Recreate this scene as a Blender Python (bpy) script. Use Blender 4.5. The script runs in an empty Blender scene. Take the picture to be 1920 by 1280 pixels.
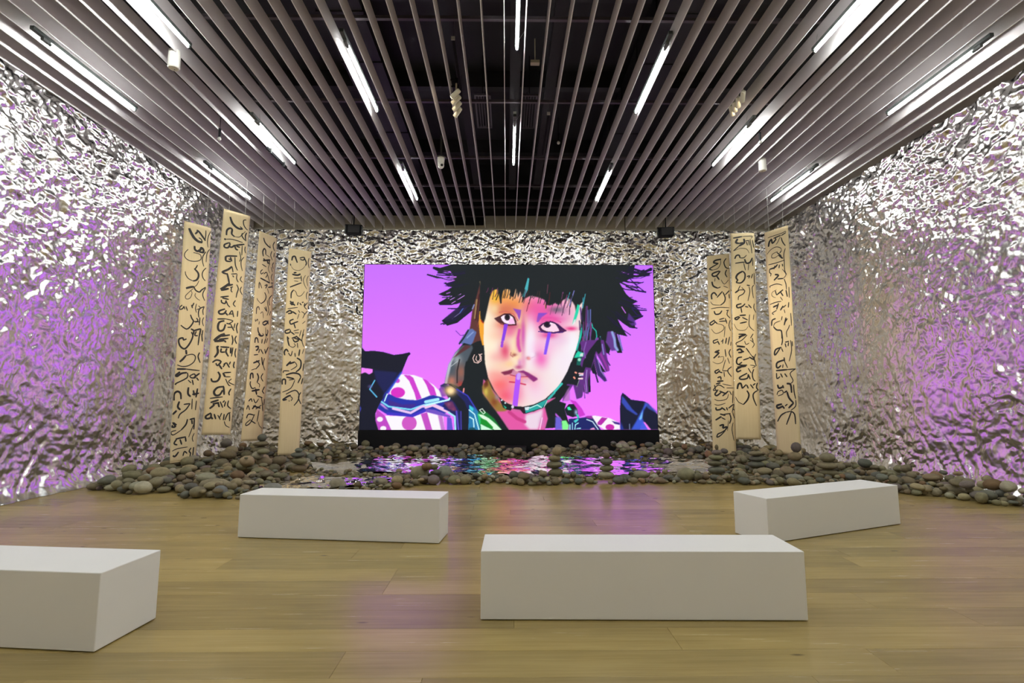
import bpy, bmesh, math, random
import numpy as np
from mathutils import Vector, Matrix

# ------------------------------------------------------------------ scene, camera, world, exposure
scene = bpy.context.scene
COL = scene.collection
rnd = random.Random(7)

cam_data = bpy.data.cameras.new('camera')
cam_data.sensor_fit = 'HORIZONTAL'
cam_data.sensor_width = 36.0
cam_data.lens = 940.0 / 1920.0 * 36.0
cam_data.clip_end = 100
cam = bpy.data.objects.new('camera', cam_data)
COL.objects.link(cam)
cam.location = (0, 0, 1.5)
cam.rotation_euler = (math.radians(90 + 6.2532), 0, math.radians(-0.60588))
scene.camera = cam

world = bpy.data.worlds.new('world')
scene.world = world
world.use_nodes = True
world.node_tree.nodes['Background'].inputs[0].default_value = (0, 0, 0, 1)
world.node_tree.nodes['Background'].inputs[1].default_value = 0.0

scene.view_settings.view_transform = 'Standard'
scene.view_settings.look = 'None'
scene.view_settings.exposure = 0.0
scene.view_settings.gamma = 1.0
scene.view_settings.use_curve_mapping = False
TUBE_POWER = 150.0
SPOT_POWER = 30.0
SCREEN_POWER = 1.4

# room dimensions (metres): camera stands at x=0, y=0
XL, XR, YB, YF = -7.25, 7.68, 13.95, -4.0
SLAT_Z = 6.26

# ------------------------------------------------------------------ helpers
def lin(c):
    return tuple(((v / 255) / 12.92 if v / 255 <= 0.04045 else ((v / 255 + 0.055) / 1.055) ** 2.4) for v in c)

def new_mat(name):
    m = bpy.data.materials.new(name)
    m.use_nodes = True
    nt = m.node_tree
    return m, nt, nt.nodes['Principled BSDF']

def simple(name, col, rough=0.6, metal=0.0, noise=0.0, nscale=20.0, spec=0.5):
    m, nt, b = new_mat(name)
    b.inputs['Roughness'].default_value = rough
    b.inputs['Metallic'].default_value = metal
    b.inputs['Specular IOR Level'].default_value = spec
    if noise:
        tc = nt.nodes.new('ShaderNodeTexCoord')
        n = nt.nodes.new('ShaderNodeTexNoise'); n.inputs['Scale'].default_value = nscale
        n.inputs['Detail'].default_value = 4
        r = nt.nodes.new('ShaderNodeMix'); r.data_type = 'RGBA'
        r.inputs[6].default_value = (*[c * (1 - noise) for c in col], 1)
        r.inputs[7].default_value = (*[min(1, c * (1 + noise)) for c in col], 1)
        nt.links.new(tc.outputs['Object'], n.inputs['Vector'])
        nt.links.new(n.outputs['Fac'], r.inputs[0])
        nt.links.new(r.outputs[2], b.inputs['Base Color'])
    else:
        b.inputs['Base Color'].default_value = (*col, 1)
    return m

def emitter(name, col, power):
    m, nt, b = new_mat(name)
    b.inputs['Base Color'].default_value = (0.8, 0.8, 0.8, 1)
    b.inputs['Emission Color'].default_value = (*col, 1)
    b.inputs['Emission Strength'].default_value = power
    return m

def link(name, me, mat=None, parent=None):
    o = bpy.data.objects.new(name, me)
    COL.objects.link(o)
    if mat is not None and me is not None and not me.materials:
        me.materials.append(mat)
    if parent is not None:
        o.parent = parent
    return o

def bm_mesh(name, bm, smooth=False):
    me = bpy.data.meshes.new(name)
    bm.to_mesh(me); bm.free()
    if smooth:
        me.polygons.foreach_set('use_smooth', [True] * len(me.polygons))
    return me

def thing(name, label, cat, loc=(0, 0, 0), rz=0.0, group=None):
    o = bpy.data.objects.new(name, None)
    COL.objects.link(o)
    o.location = loc
    o.rotation_euler = (0, 0, rz)
    o.empty_display_size = 0.1
    return tag(o, label, cat, group)

def tag(o, label, cat, group=None):
    o['label'] = label; o['category'] = cat
    if group: o['group'] = group
    return o

def add_box(bm, x0, x1, y0, y1, z0, z1, bevel=0.0, seg=2):
    r = bmesh.ops.create_cube(bm, size=1.0)
    vs = r['verts']
    for v in vs:
        v.co = Vector(((x0 + x1) / 2 + v.co.x * (x1 - x0), (y0 + y1) / 2 + v.co.y * (y1 - y0), (z0 + z1) / 2 + v.co.z * (z1 - z0)))
    if bevel:
        es = list({e for v in vs for e in v.link_edges})
        bmesh.ops.bevel(bm, geom=es, offset=bevel, segments=seg, affect='EDGES', profile=0.5)

def add_cyl(bm, p0, p1, r0, r1=None, seg=10, caps=True):
    p0, p1 = Vector(p0), Vector(p1)
    r1 = r0 if r1 is None else r1
    d = p1 - p0
    m = Matrix.Translation((p0 + p1) / 2) @ d.to_track_quat('Z', 'Y').to_matrix().to_4x4()
    bmesh.ops.create_cone(bm, cap_ends=caps, segments=seg, radius1=r0, radius2=r1, depth=d.length, matrix=m)

def add_sphere(bm, c, r, u=12, v=8):
    bmesh.ops.create_uvsphere(bm, u_segments=u, v_segments=v, radius=r, matrix=Matrix.Translation(Vector(c)))

def boxes(name, mat, parent, *bs, bevel=0.0):
    bm = bmesh.new()
    for b in bs: add_box(bm, *b, bevel=bevel)
    return link(name, bm_mesh(name, bm), mat, parent)

def cyls(name, mat, parent, *cs, seg=10, smooth=True):
    bm = bmesh.new()
    for c in cs: add_cyl(bm, *c, seg=seg)
    return link(name, bm_mesh(name, bm, False), mat, parent)

_tab = np.random.RandomState(11).uniform(-1, 1, (256, 256))
def vnoise(x, y, seed=0):
    xi = np.floor(x).astype(int); yi = np.floor(y).astype(int)
    fx = x - xi; fy = y - yi
    fx = fx * fx * fx * (fx * (fx * 6 - 15) + 10); fy = fy * fy * fy * (fy * (fy * 6 - 15) + 10)
    g = lambda a, b: _tab[(a + seed * 37) % 256, (b + seed * 91) % 256]
    return (g(xi, yi) * (1 - fx) + g(xi + 1, yi) * fx) * (1 - fy) + (g(xi, yi + 1) * (1 - fx) + g(xi + 1, yi + 1) * fx) * fy

def lnoise(x, y, seed=0):
    """random heights on a lattice joined by flat triangles: faceted, like crushed foil"""
    xi = np.floor(x).astype(int); yi = np.floor(y).astype(int)
    fx = x - xi; fy = y - yi
    g = lambda a, b: _tab[(a + seed * 37) % 256, (b + seed * 91) % 256]
    h00, h10, h01, h11 = g(xi, yi), g(xi + 1, yi), g(xi, yi + 1), g(xi + 1, yi + 1)
    return np.where(fx > fy, h00 + (h10 - h00) * fx + (h11 - h10) * fy, h00 + (h01 - h00) * fy + (h11 - h01) * fx)

def facets(x, y, seed, cells, slopes):
    h = np.zeros_like(x)
    wx = x + 0.07 * vnoise(x / 0.4, y / 0.4, seed + 60) + 0.02 * vnoise(x / 0.1, y / 0.1, seed + 62); wy = y + 0.07 * vnoise(x / 0.4, y / 0.4, seed + 61) + 0.02 * vnoise(x / 0.1, y / 0.1, seed + 63)
    for i, c in enumerate(cells):
        a = 0.5 + 1.17 * i + seed
        h += slopes[i] * c * lnoise((wx * math.cos(a) + wy * math.sin(a)) / c, (-wx * math.sin(a) + wy * math.cos(a)) / c, seed + i * 5)
    return h

def crumple(x, y, seed, cells, slopes):
    wx = x + 0.05 * vnoise(x / 0.25, y / 0.25, seed + 50); wy = y + 0.05 * vnoise(x / 0.25, y / 0.25, seed + 51)
    h = np.zeros_like(x)
    for i, c in enumerate(cells):
        for k in range(2):
            a = 0.6 + 1.3 * i + 1.9 * k + seed
            u = (wx * math.cos(a) + wy * math.sin(a)) / c; v = (-wx * math.sin(a) + wy * math.cos(a)) / c
            n = vnoise(u, v, seed + i * 7 + k * 3)
            h += (1 if k else -1) * slopes[i] * c * np.abs(n)
    return h

def grid_mesh(name, P, smooth=True):
    """P: array (rows, cols, 3) of points -> quad grid mesh"""
    r, c = P.shape[:2]
    me = bpy.data.meshes.new(name)
    idx = np.arange(r * c).reshape(r, c)
    q = np.stack([idx[:-1, :-1], idx[:-1, 1:], idx[1:, 1:], idx[1:, :-1]], -1).reshape(-1, 4)
    me.vertices.add(r * c); me.vertices.foreach_set('co', P.reshape(-1).astype(np.float32))
    me.loops.add(q.size); me.loops.foreach_set('vertex_index', q.reshape(-1).astype(np.int32))
    me.polygons.add(len(q)); me.polygons.foreach_set('loop_start', (np.arange(len(q)) * 4).astype(np.int32))
    me.polygons.foreach_set('use_smooth', np.full(len(q), smooth))
    me.update(calc_edges=True)
    return me

# ------------------------------------------------------------------ materials
def wood_mat():
    m, nt, b = new_mat('oak_boards')
    N, L = nt.nodes, nt.links
    tc = N.new('ShaderNodeTexCoord'); info = N.new('ShaderNodeObjectInfo')
    off = N.new('ShaderNodeVectorMath'); off.operation = 'SCALE'; off.inputs[3].default_value = 37.0
    comb = N.new('ShaderNodeCombineXYZ')
    for k in range(3): L.new(info.outputs['Random'], comb.inputs[k])
    L.new(comb.outputs[0], off.inputs[0])
    add = N.new('ShaderNodeVectorMath'); add.operation = 'ADD'
    L.new(tc.outputs['Object'], add.inputs[0]); L.new(off.outputs[0], add.inputs[1])
    mp = N.new('ShaderNodeMapping'); mp.inputs['Scale'].default_value = (0.9, 22.0, 6.0)
    L.new(add.outputs[0], mp.inputs['Vector'])
    n1 = N.new('ShaderNodeTexNoise'); n1.inputs['Scale'].default_value = 1.4; n1.inputs['Detail'].default_value = 6; n1.inputs['Roughness'].default_value = 0.6
    L.new(mp.outputs[0], n1.inputs['Vector'])
    mp2 = N.new('ShaderNodeMapping'); mp2.inputs['Scale'].default_value = (1.2, 4.0, 3.0)
    L.new(add.outputs[0], mp2.inputs['Vector'])
    n2 = N.new('ShaderNodeTexNoise'); n2.inputs['Scale'].default_value = 1.2; n2.inputs['Detail'].default_value = 3
    L.new(mp2.outputs[0], n2.inputs['Vector'])
    cr = N.new('ShaderNodeValToRGB')
    cr.color_ramp.elements[0].position = 0.3; cr.color_ramp.elements[0].color = (0.295, 0.212, 0.070, 1)
    cr.color_ramp.elements[1].position = 0.72; cr.color_ramp.elements[1].color = (0.372, 0.276, 0.102, 1)
    L.new(n1.outputs['Fac'], cr.inputs['Fac'])
    tone = N.new('ShaderNodeMath'); tone.operation = 'MULTIPLY_ADD'
    tone.inputs[1].default_value = 0.34; tone.inputs[2].default_value = 0.82
    L.new(info.outputs['Random'], tone.inputs[0])
    t2 = N.new('ShaderNodeMath'); t2.operation = 'MULTIPLY_ADD'; t2.inputs[1].default_value = 0.5; t2.inputs[2].default_value = 0.75
    L.new(n2.outputs['Fac'], t2.inputs[0])
    tm = N.new('ShaderNodeMath'); tm.operation = 'MULTIPLY'; L.new(tone.outputs[0], tm.inputs[0]); L.new(t2.outputs[0], tm.inputs[1])
    vm = N.new('ShaderNodeVectorMath'); vm.operation = 'SCALE'
    L.new(cr.outputs['Color'], vm.inputs[0]); L.new(tm.outputs[0], vm.inputs[3])
    # small dark knots
    mp3 = N.new('ShaderNodeMapping'); mp3.inputs['Scale'].default_value = (1.3, 4.6, 3.0)
    L.new(add.outputs[0], mp3.inputs['Vector'])
    vo = N.new('ShaderNodeTexVoronoi'); vo.inputs['Scale'].default_value = 1.1
    L.new(mp3.outputs[0], vo.inputs['Vector'])
    kr = N.new('ShaderNodeValToRGB'); kr.color_ramp.elements[0].position = 0.02; kr.color_ramp.elements[0].color = (0.35, 0.35, 0.35, 1)
    kr.color_ramp.elements[1].position = 0.075; kr.color_ramp.elements[1].color = (1, 1, 1, 1)
    L.new(vo.outputs['Distance'], kr.inputs['Fac'])
    mx = N.new('ShaderNodeVectorMath'); mx.operation = 'MULTIPLY'
    L.new(vm.outputs[0], mx.inputs[0]); L.new(kr.outputs['Color'], mx.inputs[1])
    L.new(mx.outputs[0], b.inputs['Base Color'])
    rr = N.new('ShaderNodeMath'); rr.operation = 'MULTIPLY_ADD'; rr.inputs[1].default_value = 0.08; rr.inputs[2].default_value = 0.22
    L.new(n1.outputs['Fac'], rr.inputs[0]); L.new(rr.outputs[0], b.inputs['Roughness'])
    bp = N.new('ShaderNodeBump'); bp.inputs['Strength'].default_value = 0.03; bp.inputs['Distance'].default_value = 0.006
    L.new(n1.outputs['Fac'], bp.inputs['Height']); L.new(bp.outputs[0], b.inputs['Normal'])
    return m

def foil_mat(name, rough, bump, scale, col=(0.88, 0.875, 0.86)):
    m, nt, b = new_mat(name)
    N, L = nt.nodes, nt.links
    b.inputs['Base Color'].default_value = (*col, 1)
    b.inputs['Metallic'].default_value = 1.0
    b.inputs['Roughness'].default_value = rough
    tc = N.new('ShaderNodeTexCoord')
    v = N.new('ShaderNodeTexVoronoi'); v.feature = 'F1'; v.inputs['Scale'].default_value = scale
    n = N.new('ShaderNodeTexNoise'); n.inputs['Scale'].default_value = scale * 0.9; n.inputs['Detail'].default_value = 4; n.inputs['Distortion'].default_value = 0.8
    mx = N.new('ShaderNodeVectorMath'); mx.operation = 'MULTIPLY_ADD'; mx.inputs[1].default_value = (0.06, 0.06, 0.06)
    L.new(tc.outputs['Object'], n.inputs['Vector'])
    L.new(n.outputs['Color'], mx.inputs[0]); L.new(tc.outputs['Object'], mx.inputs[2])
    L.new(mx.outputs[0], v.inputs['Vector'])
    ad = N.new('ShaderNodeMath'); ad.operation = 'ADD'
    L.new(v.outputs['Distance'], ad.inputs[0]); L.new(n.outputs['Fac'], ad.inputs[1])
    bp = N.new('ShaderNodeBump'); bp.inputs['Strength'].default_value = bump; bp.inputs['Distance'].default_value = 0.02
    L.new(ad.outputs[0], bp.inputs['Height']); L.new(bp.outputs[0], b.inputs['Normal'])
    return m

def stone_mat(name, from_attr):
    m, nt, b = new_mat(name)
    N, L = nt.nodes, nt.links
    tc = N.new('ShaderNodeTexCoord')
    if from_attr:
        a = N.new('ShaderNodeAttribute'); a.attribute_name = 'stone_colour'; src = a.outputs['Color']
    else:
        a = N.new('ShaderNodeObjectInfo'); src = a.outputs['Color']
    n = N.new('ShaderNodeTexNoise'); n.inputs['Scale'].default_value = 1.4 if not from_attr else 14; n.inputs['Detail'].default_value = 6; n.inputs['Roughness'].default_value = 0.65
    L.new(tc.outputs['Object'], n.inputs['Vector'])
    k = N.new('ShaderNodeMath'); k.operation = 'MULTIPLY_ADD'; k.inputs[1].default_value = 1.1; k.inputs[2].default_value = 0.45
    L.new(n.outputs['Fac'], k.inputs[0])
    s = N.new('ShaderNodeVectorMath'); s.operation = 'SCALE'
    L.new(src, s.inputs[0]); L.new(k.outputs[0], s.inputs[3]); L.new(s.outputs[0], b.inputs['Base Color'])
    b.inputs['Roughness'].default_value = 0.7
    b.inputs['Specular IOR Level'].default_value = 0.35
    n2 = N.new('ShaderNodeTexNoise'); n2.inputs['Scale'].default_value = 9 if not from_attr else 60; n2.inputs['Detail'].default_value = 3
    L.new(tc.outputs['Object'], n2.inputs['Vector'])
    bp = N.new('ShaderNodeBump'); bp.inputs['Strength'].default_value = 0.25; bp.inputs['Distance'].default_value = 0.01
    L.new(n2.outputs['Fac'], bp.inputs['Height']); L.new(bp.outputs[0], b.inputs['Normal'])
    return m

M = {}
M['wood'] = wood_mat()
M['foil'] = foil_mat('crinkled_foil', 0.16, 0.07, 60.0, (0.94, 0.93, 0.92))
M['pool'] = foil_mat('mirror_foil', 0.06, 0.12, 9.0, (0.92, 0.92, 0.92))
M['drywall'] = simple('painted_drywall', (0.60, 0.56, 0.47), 0.8, noise=0.04, nscale=3)
M['black'] = simple('black_paint', (0.006, 0.006, 0.007), 0.7)
M['steel_dark'] = simple('dim_steel', (0.10, 0.085, 0.10), 0.5, 0.3)
M['slat'] = simple('slat_lacquer', (0.72, 0.69, 0.70), 0.6, noise=0.03, nscale=2)
M['bench'] = simple('matt_white_lacquer', (0.80, 0.79, 0.78), 0.5, noise=0.012, nscale=3)
M['foot'] = simple('dark_rubber', (0.02, 0.02, 0.02), 0.8)
M['white'] = simple('white_plastic', (0.75, 0.74, 0.70), 0.4)
M['cream'] = simple('cream_metal', (0.62, 0.58, 0.46), 0.4)
M['case'] = simple('black_case', (0.006, 0.006, 0.008), 0.75, spec=0.2)
M['grille'] = simple('speaker_grille', (0.02, 0.02, 0.022), 0.75, noise=0.4, nscale=300)
M['trim_grey'] = simple('grey_plastic', (0.09, 0.10, 0.10), 0.5)
M['housing'] = simple('dark_housing', (0.035, 0.045, 0.042), 0.45)
M['wire'] = simple('thin_wire', (0.55, 0.55, 0.52), 0.4, 0.6)
M['glass_dome'] = simple('dark_glass', (0.015, 0.015, 0.02), 0.08)
M['tube'] = emitter('lit_tube', (0.97, 1.0, 0.955), TUBE_POWER)
M['lamp_face'] = emitter('lit_lens', (1.0, 0.80, 0.55), SPOT_POWER)
M['ink'] = simple('black_ink', (0.012, 0.010, 0.010), 0.65)
M['stone'] = stone_mat('river_stone', False)
M['stone_heap'] = stone_mat('river_stone_heap', True)

def cloth_mat():
    m, nt, b = new_mat('scroll_cloth')
    N, L = nt.nodes, nt.links
    tc = N.new('ShaderNodeTexCoord')
    mp = N.new('ShaderNodeMapping'); mp.inputs['Scale'].default_value = (30, 30, 0.8)
    L.new(tc.outputs['Object'], mp.inputs['Vector'])
    n = N.new('ShaderNodeTexNoise'); n.inputs['Scale'].default_value = 2; n.inputs['Detail'].default_value = 3
    L.new(mp.outputs[0], n.inputs['Vector'])
    r = N.new('ShaderNodeValToRGB')
    r.color_ramp.elements[0].color = (0.63, 0.50, 0.29, 1); r.color_ramp.elements[1].color = (0.73, 0.60, 0.37, 1)
    L.new(n.outputs['Fac'], r.inputs['Fac']); L.new(r.outputs['Color'], b.inputs['Base Color'])
    b.inputs['Roughness'].default_value = 0.85
    b.inputs['Specular IOR Level'].default_value = 0.2
    return m
M['cloth'] = cloth_mat()

# ------------------------------------------------------------------ room shell
def structure(name, me, mat, parent=None):
    o = link(name, me, mat, parent)
    o['kind'] = 'structure'
    return o

# floor: slab with recessed strip for the boards
PL_Y0, PL_W = 2.30, 0.287
N_ROWS = 24
PL_Y1 = PL_Y0 + PL_W * N_ROWS
bm = bmesh.new()
add_box(bm, XL - 0.2, XR + 0.2, YF, PL_Y0, -0.2, 0)
add_box(bm, XL - 0.2, XR + 0.2, PL_Y0, PL_Y1, -0.2, -0.022)
add_box(bm, XL - 0.2, XR + 0.2, PL_Y1, YB + 0.2, -0.2, 0)
floor = structure('floor', bm_mesh('floor', bm), M['wood'])
plank_cache = {}
def plank(x0, L, y):
    key = round(L, 3)
    if key not in plank_cache:
        bm = bmesh.new()
        add_box(bm, 0.0008, L - 0.0008, 0.0009, PL_W - 0.0009, -0.021, 0)
        top = [e for e in bm.edges if all(v.co.z > -0.001 for v in e.verts)]
        bmesh.ops.bevel(bm, geom=top, offset=0.0014, segments=1, affect='EDGES')
        plank_cache[key] = bm_mesh('plank', bm)
    o = link('plank', plank_cache[key], M['wood'], floor)
    o.location = (x0, y, rnd.uniform(-0.0004, 0.0003))
for r in range(N_ROWS):
    x = XL
    L = rnd.choice([1.1, 1.6, 2.1, 2.6])
    while x < XR - 0.01:
        if x + L > XR - 0.4: L = XR - x
        plank(x, L, PL_Y0 + r * PL_W)
        x += L
        L = rnd.choice([2.1, 2.6, 3.1, 3.6])

wall_left = structure('wall_left', bm_mesh('wall_left', (lambda b: (add_box(b, XL - 0.2, XL - 0.03, YF, YB + 0.2, 0, 8.2), b)[1])(bmesh.new())), M['drywall'])
wall_right = structure('wall_right', bm_mesh('wall_right', (lambda b: (add_box(b, XR + 0.03, XR + 0.2, YF, YB + 0.2, 0, 8.2), b)[1])(bmesh.new())), M['drywall'])
wall_back = structure('wall_back', bm_mesh('wall_back', (lambda b: (add_box(b, XL - 0.03, XR + 0.03, YB, YB + 0.2, 0, 6.66), b)[1])(bmesh.new())), M['drywall'])
wall_front = structure('wall_front', bm_mesh('wall_front', (lambda b: (add_box(b, XL - 0.03, XR + 0.03, YF, YF + 0.15, 0, 6.66), b)[1])(bmesh.new())), M['drywall'])
# wall seams seen above the foil on the back wall
for xs in (-3.55, -0.05, 3.4):
    boxes('panel_joint', M['black'], wall_back, (xs - 0.008, xs + 0.008, YB - 0.004, YB + 0.01, 6.2, 6.655))

# black plenum: ceiling slab with upstand walls painted black
bm = bmesh.new()
add_box(bm, XL - 0.2, XR + 0.2, YF, YB + 0.2, 8.2, 8.4)
add_box(bm, XL - 0.03, XR + 0.03, YB - 0.02, YB + 0.2, 6.66, 8.2)
add_box(bm, XL - 0.03, XR + 0.03, YF, YF + 0.15, 6.66, 8.2)
add_box(bm, XL - 0.03, XL - 0.005, YF, YB, 6.66, 8.2)
add_box(bm, XR + 0.005, XR + 0.03, YF, YB, 6.66, 8.2)
ceiling = structure('ceiling', bm_mesh('ceiling', bm), M['black'])
# white baffles hung under it
SP = 0.2855
bm = bmesh.new()
add_box(bm, -0.005, 0.005, YF + 0.2, YB - 0.12, SLAT_Z, SLAT_Z + 0.25)
es = [e for e in bm.edges if abs(e.verts[0].co.y - e.verts[1].co.y) > 1]
bmesh.ops.bevel(bm, geom=es, offset=0.001, segments=1, affect='EDGES')
slat_me = bm_mesh('slat', bm)
slat_me.materials.append(M['slat'])
k = -25
while -0.04 + SP * k < XR - 0.06:
    o = link('slat', slat_me, None, ceiling)
    o.location = (-0.04 + SP * k, 0, 0)
    k += 1
# framing above the baffles
for y in (0.5, 2.6, 4.6, 6.55, 8.55, 10.7, 12.2, 13.15, 13.65):
    boxes('cross_rail', M['steel_dark'], ceiling, (XL, XR, y - 0.025, y + 0.025, 6.78, 6.83))
for x in (-4.3, -0.78, 0.14, 0.78, 4.25):
    boxes('cable_tray', M['black'], ceiling, (x - 0.09, x + 0.09, YF + 0.2, 12.9, 7.0, 7.05), (x - 0.09, x - 0.08, YF + 0.2, 12.9, 7.05, 7.12), (x + 0.08, x + 0.09, YF + 0.2, 12.9, 7.05, 7.12))
duct = simple('dark_duct', (0.008, 0.008, 0.009), 0.6)
for x, y0, y1 in ((-2.6, YF + 0.3, 13.0), (2.7, YF + 0.3, 13.0)):
    boxes('air_duct', duct, ceiling, (x - 0.35, x + 0.35, y0, y1, 7.45, 7.85), *[(x - 0.37, x + 0.37, y, y + 0.03, 7.43, 7.87) for y in np.arange(0, 13, 1.2)])
for y in (5.2, 7.4, 9.8, 12.6):
    boxes('roof_beam', duct, ceiling, (XL, XR, y - 0.08, y + 0.08, 7.85, 8.2))

# ------------------------------------------------------------------ crinkled foil on three walls
def foil_wall(name, parent, origin, u, n, W, H, seed, step=0.017, skirt=0.18):
    cu = np.arange(0, W + step, step); cv = np.arange(0, H + step, step)
    U, V = np.meshgrid(cu, cv)
    h = facets(U, V, seed, (0.30, 0.15, 0.085, 0.055, 0.036), FOIL_SLOPE) + crumple(U, V, seed, (0.22, 0.10), (0.05, 0.07))
    h *= (0.70 + 0.75 * np.clip((V - 2.2) / 2.2, 0, 1) + 0.5 * np.clip((0.9 - V) / 0.9, 0, 1)) * (1 + 0.45 * vnoise(U / 1.3, V / 1.3, seed + 30))
    # vertical hanging strips
    h += 0.035 * vnoise(U / 0.9, V / 5.0, seed + 20) + 0.008 * vnoise(U / 0.28, V / 2.2, seed + 21)
    # diagonal pulls near the floor
    low = np.clip(1 - V / 1.8, 0, 1)
    h += low * 0.035 * np.abs(vnoise((U + 0.7 * V) / 0.2, (V - 0.7 * U) / 0.9, seed + 25))
    # skirt spreading on to the floor
    h += skirt * np.exp(-V / 0.16)
    h = np.maximum(h + 0.09, 0.01)
    u = np.array(u, float); n = np.array(n, float); o = np.array(origin, float)
    P = o + U[..., None] * u + V[..., None] * np.array([0, 0, 1.0]) + h[..., None] * n
    P[..., 2] = np.maximum(P[..., 2], 0.004)
    me = grid_mesh('foil_sheet', P, True)
    o = link('foil_sheet', me, M['foil'], parent)
    return o
FOIL_SLOPE = (0.05, 0.09, 0.14, 0.16, 0.14)
foil_wall('l', wall_left, (XL - 0.03, YB - 0.02, 0.0), (0, -1, 0), (1, 0, 0), 10.0, 6.24, 3)
foil_wall('r', wall_right, (XR + 0.03, YB - 0.02, 0.0), (0, -1, 0), (-1, 0, 0), 10.0, 6.24, 9)
foil_wall('b', wall_back, (XL, YB, 0.0), (1, 0, 0), (0, -1, 0), XR - XL, 6.2, 15, skirt=0.1)

# ------------------------------------------------------------------ benches
def bench(label, cx, cy, ang, L, D, H=0.452):
    t = thing('bench', label, 'bench', (cx, cy, 0), ang, 'white box benches')
    bm = bmesh.new()
    add_box(bm, -L / 2, L / 2, -D / 2, D / 2, 0.006, H, bevel=0.006, seg=3)
    link('bench_body', bm_mesh('bench_body', bm), M['bench'], t)
    for sx in (-1, 1):
        for sy in (-1, 1):
            cyls('foot_pad', M['foot'], t, ((sx * (L / 2 - 0.1), sy * (D / 2 - 0.08), 0), (sx * (L / 2 - 0.1), sy * (D / 2 - 0.08), 0.012), 0.03))
    return t
bench('front white bench, seen square on, nearest of the right-hand pair', 0.929, 3.753, -0.018, 2.2, 0.42)
bench('white bench left of centre, closest to the stones', -1.76, 5.655, -0.1155, 2.2, 0.40)
bench('white bench at the right, turned towards the screen', 3.588, 5.885, 0.376, 2.12, 0.44)
bench('white bench cut off by the left edge of the picture', -3.47, 3.49, -0.10, 2.15, 0.46)

# ------------------------------------------------------------------ LED screen
def blur(a, s):
    if s < 0.25: return a
    r = max(1, int(s * 2.5 + .5)); k = np.exp(-.5 * (np.arange(-r, r + 1) / s) ** 2); k /= k.sum()
    a = np.apply_along_axis(lambda v: np.convolve(np.pad(v, r, mode='edge'), k, 'valid'), 0, a)
    return np.apply_along_axis(lambda v: np.convolve(np.pad(v, r, mode='edge'), k, 'valid'), 1, a)

def paint(ops, W, H):
    """draw the portrait on the screen's own canvas: p polygon, s stroke, e ellipse, g soft spot, m clip, x end of clip"""
    g = np.linspace(0, 1, H)[:, None, None]
    img = np.ones((H, W, 3)) * (np.array([174, 96, 240]) * (1 - g) + np.array([218, 107, 240]) * g)
    mask = None
    YY, XX = np.mgrid[0:H, 0:W] + .5
    def poly(P, soft):
        m = np.zeros((H, W)); pad = int(soft * 3) + 2
        x0 = max(0, int(P[:, 0].min()) - pad); x1 = min(W, int(P[:, 0].max()) + pad + 1)
        y0 = max(0, int(P[:, 1].min()) - pad); y1 = min(H, int(P[:, 1].max()) + pad + 1)
        if x1 <= x0 or y1 <= y0: return m
        X, Y = np.meshgrid(np.arange(x0 * 2, x1 * 2) / 2 + .25, np.arange(y0 * 2, y1 * 2) / 2 + .25)
        ins = np.zeros(X.shape, bool)
        for (ax, ay), (bx, by) in zip(P, np.roll(P, -1, 0)):
            if ay != by:
                ins ^= ((ay > Y) != (by > Y)) & (X < (bx - ax) * (Y - ay) / (by - ay) + ax)
        a = ins.astype(float)
        m[y0:y1, x0:x1] = blur((a[::2, ::2] + a[1::2, ::2] + a[::2, 1::2] + a[1::2, 1::2]) / 4, soft * .6)
        return m
    for l in ops:
        if l == 'x': mask = None; continue
        h, p = l.split(':'); h = h.split()
        P = np.array([[float(v) / 2 for v in t.split(',')] for t in p.split()])
        if h[0] == 'm': mask = poly(P, 1.); continue
        c = np.array([float(v) for v in h[1].split(',')])
        if h[0] == 'p': a = poly(P, float(h[2])) * float(h[3])
        elif h[0] == 'e':
            t = np.linspace(0, 2 * np.pi, 28, endpoint=False)
            a = poly(P[0] + np.stack([np.cos(t) * float(h[2]), np.sin(t) * float(h[3])], 1), .7)
        elif h[0] == 'g':
            a = float(h[2]) * np.exp(-(((XX - P[0, 0]) / float(h[3])) ** 2 + ((YY - P[0, 1]) / float(h[4])) ** 2))
        else:
            w = float(h[2]) / 2; d = np.full((H, W), 1e9)
            for A, B in zip(P[:-1], P[1:]):
                e = B - A; q = max(1e-6, e @ e); t = np.clip(((XX - A[0]) * e[0] + (YY - A[1]) * e[1]) / q, 0, 1)
                d = np.minimum(d, np.hypot(XX - A[0] - t * e[0], YY - A[1] - t * e[1]))
            a = np.clip((w - d) / max(.5, float(h[3]) * 1.5) + .5, 0, 1)
        if mask is not None: a = a * mask
        img += (c - img) * a[..., None]
    return np.clip(img, 0, 255)

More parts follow.
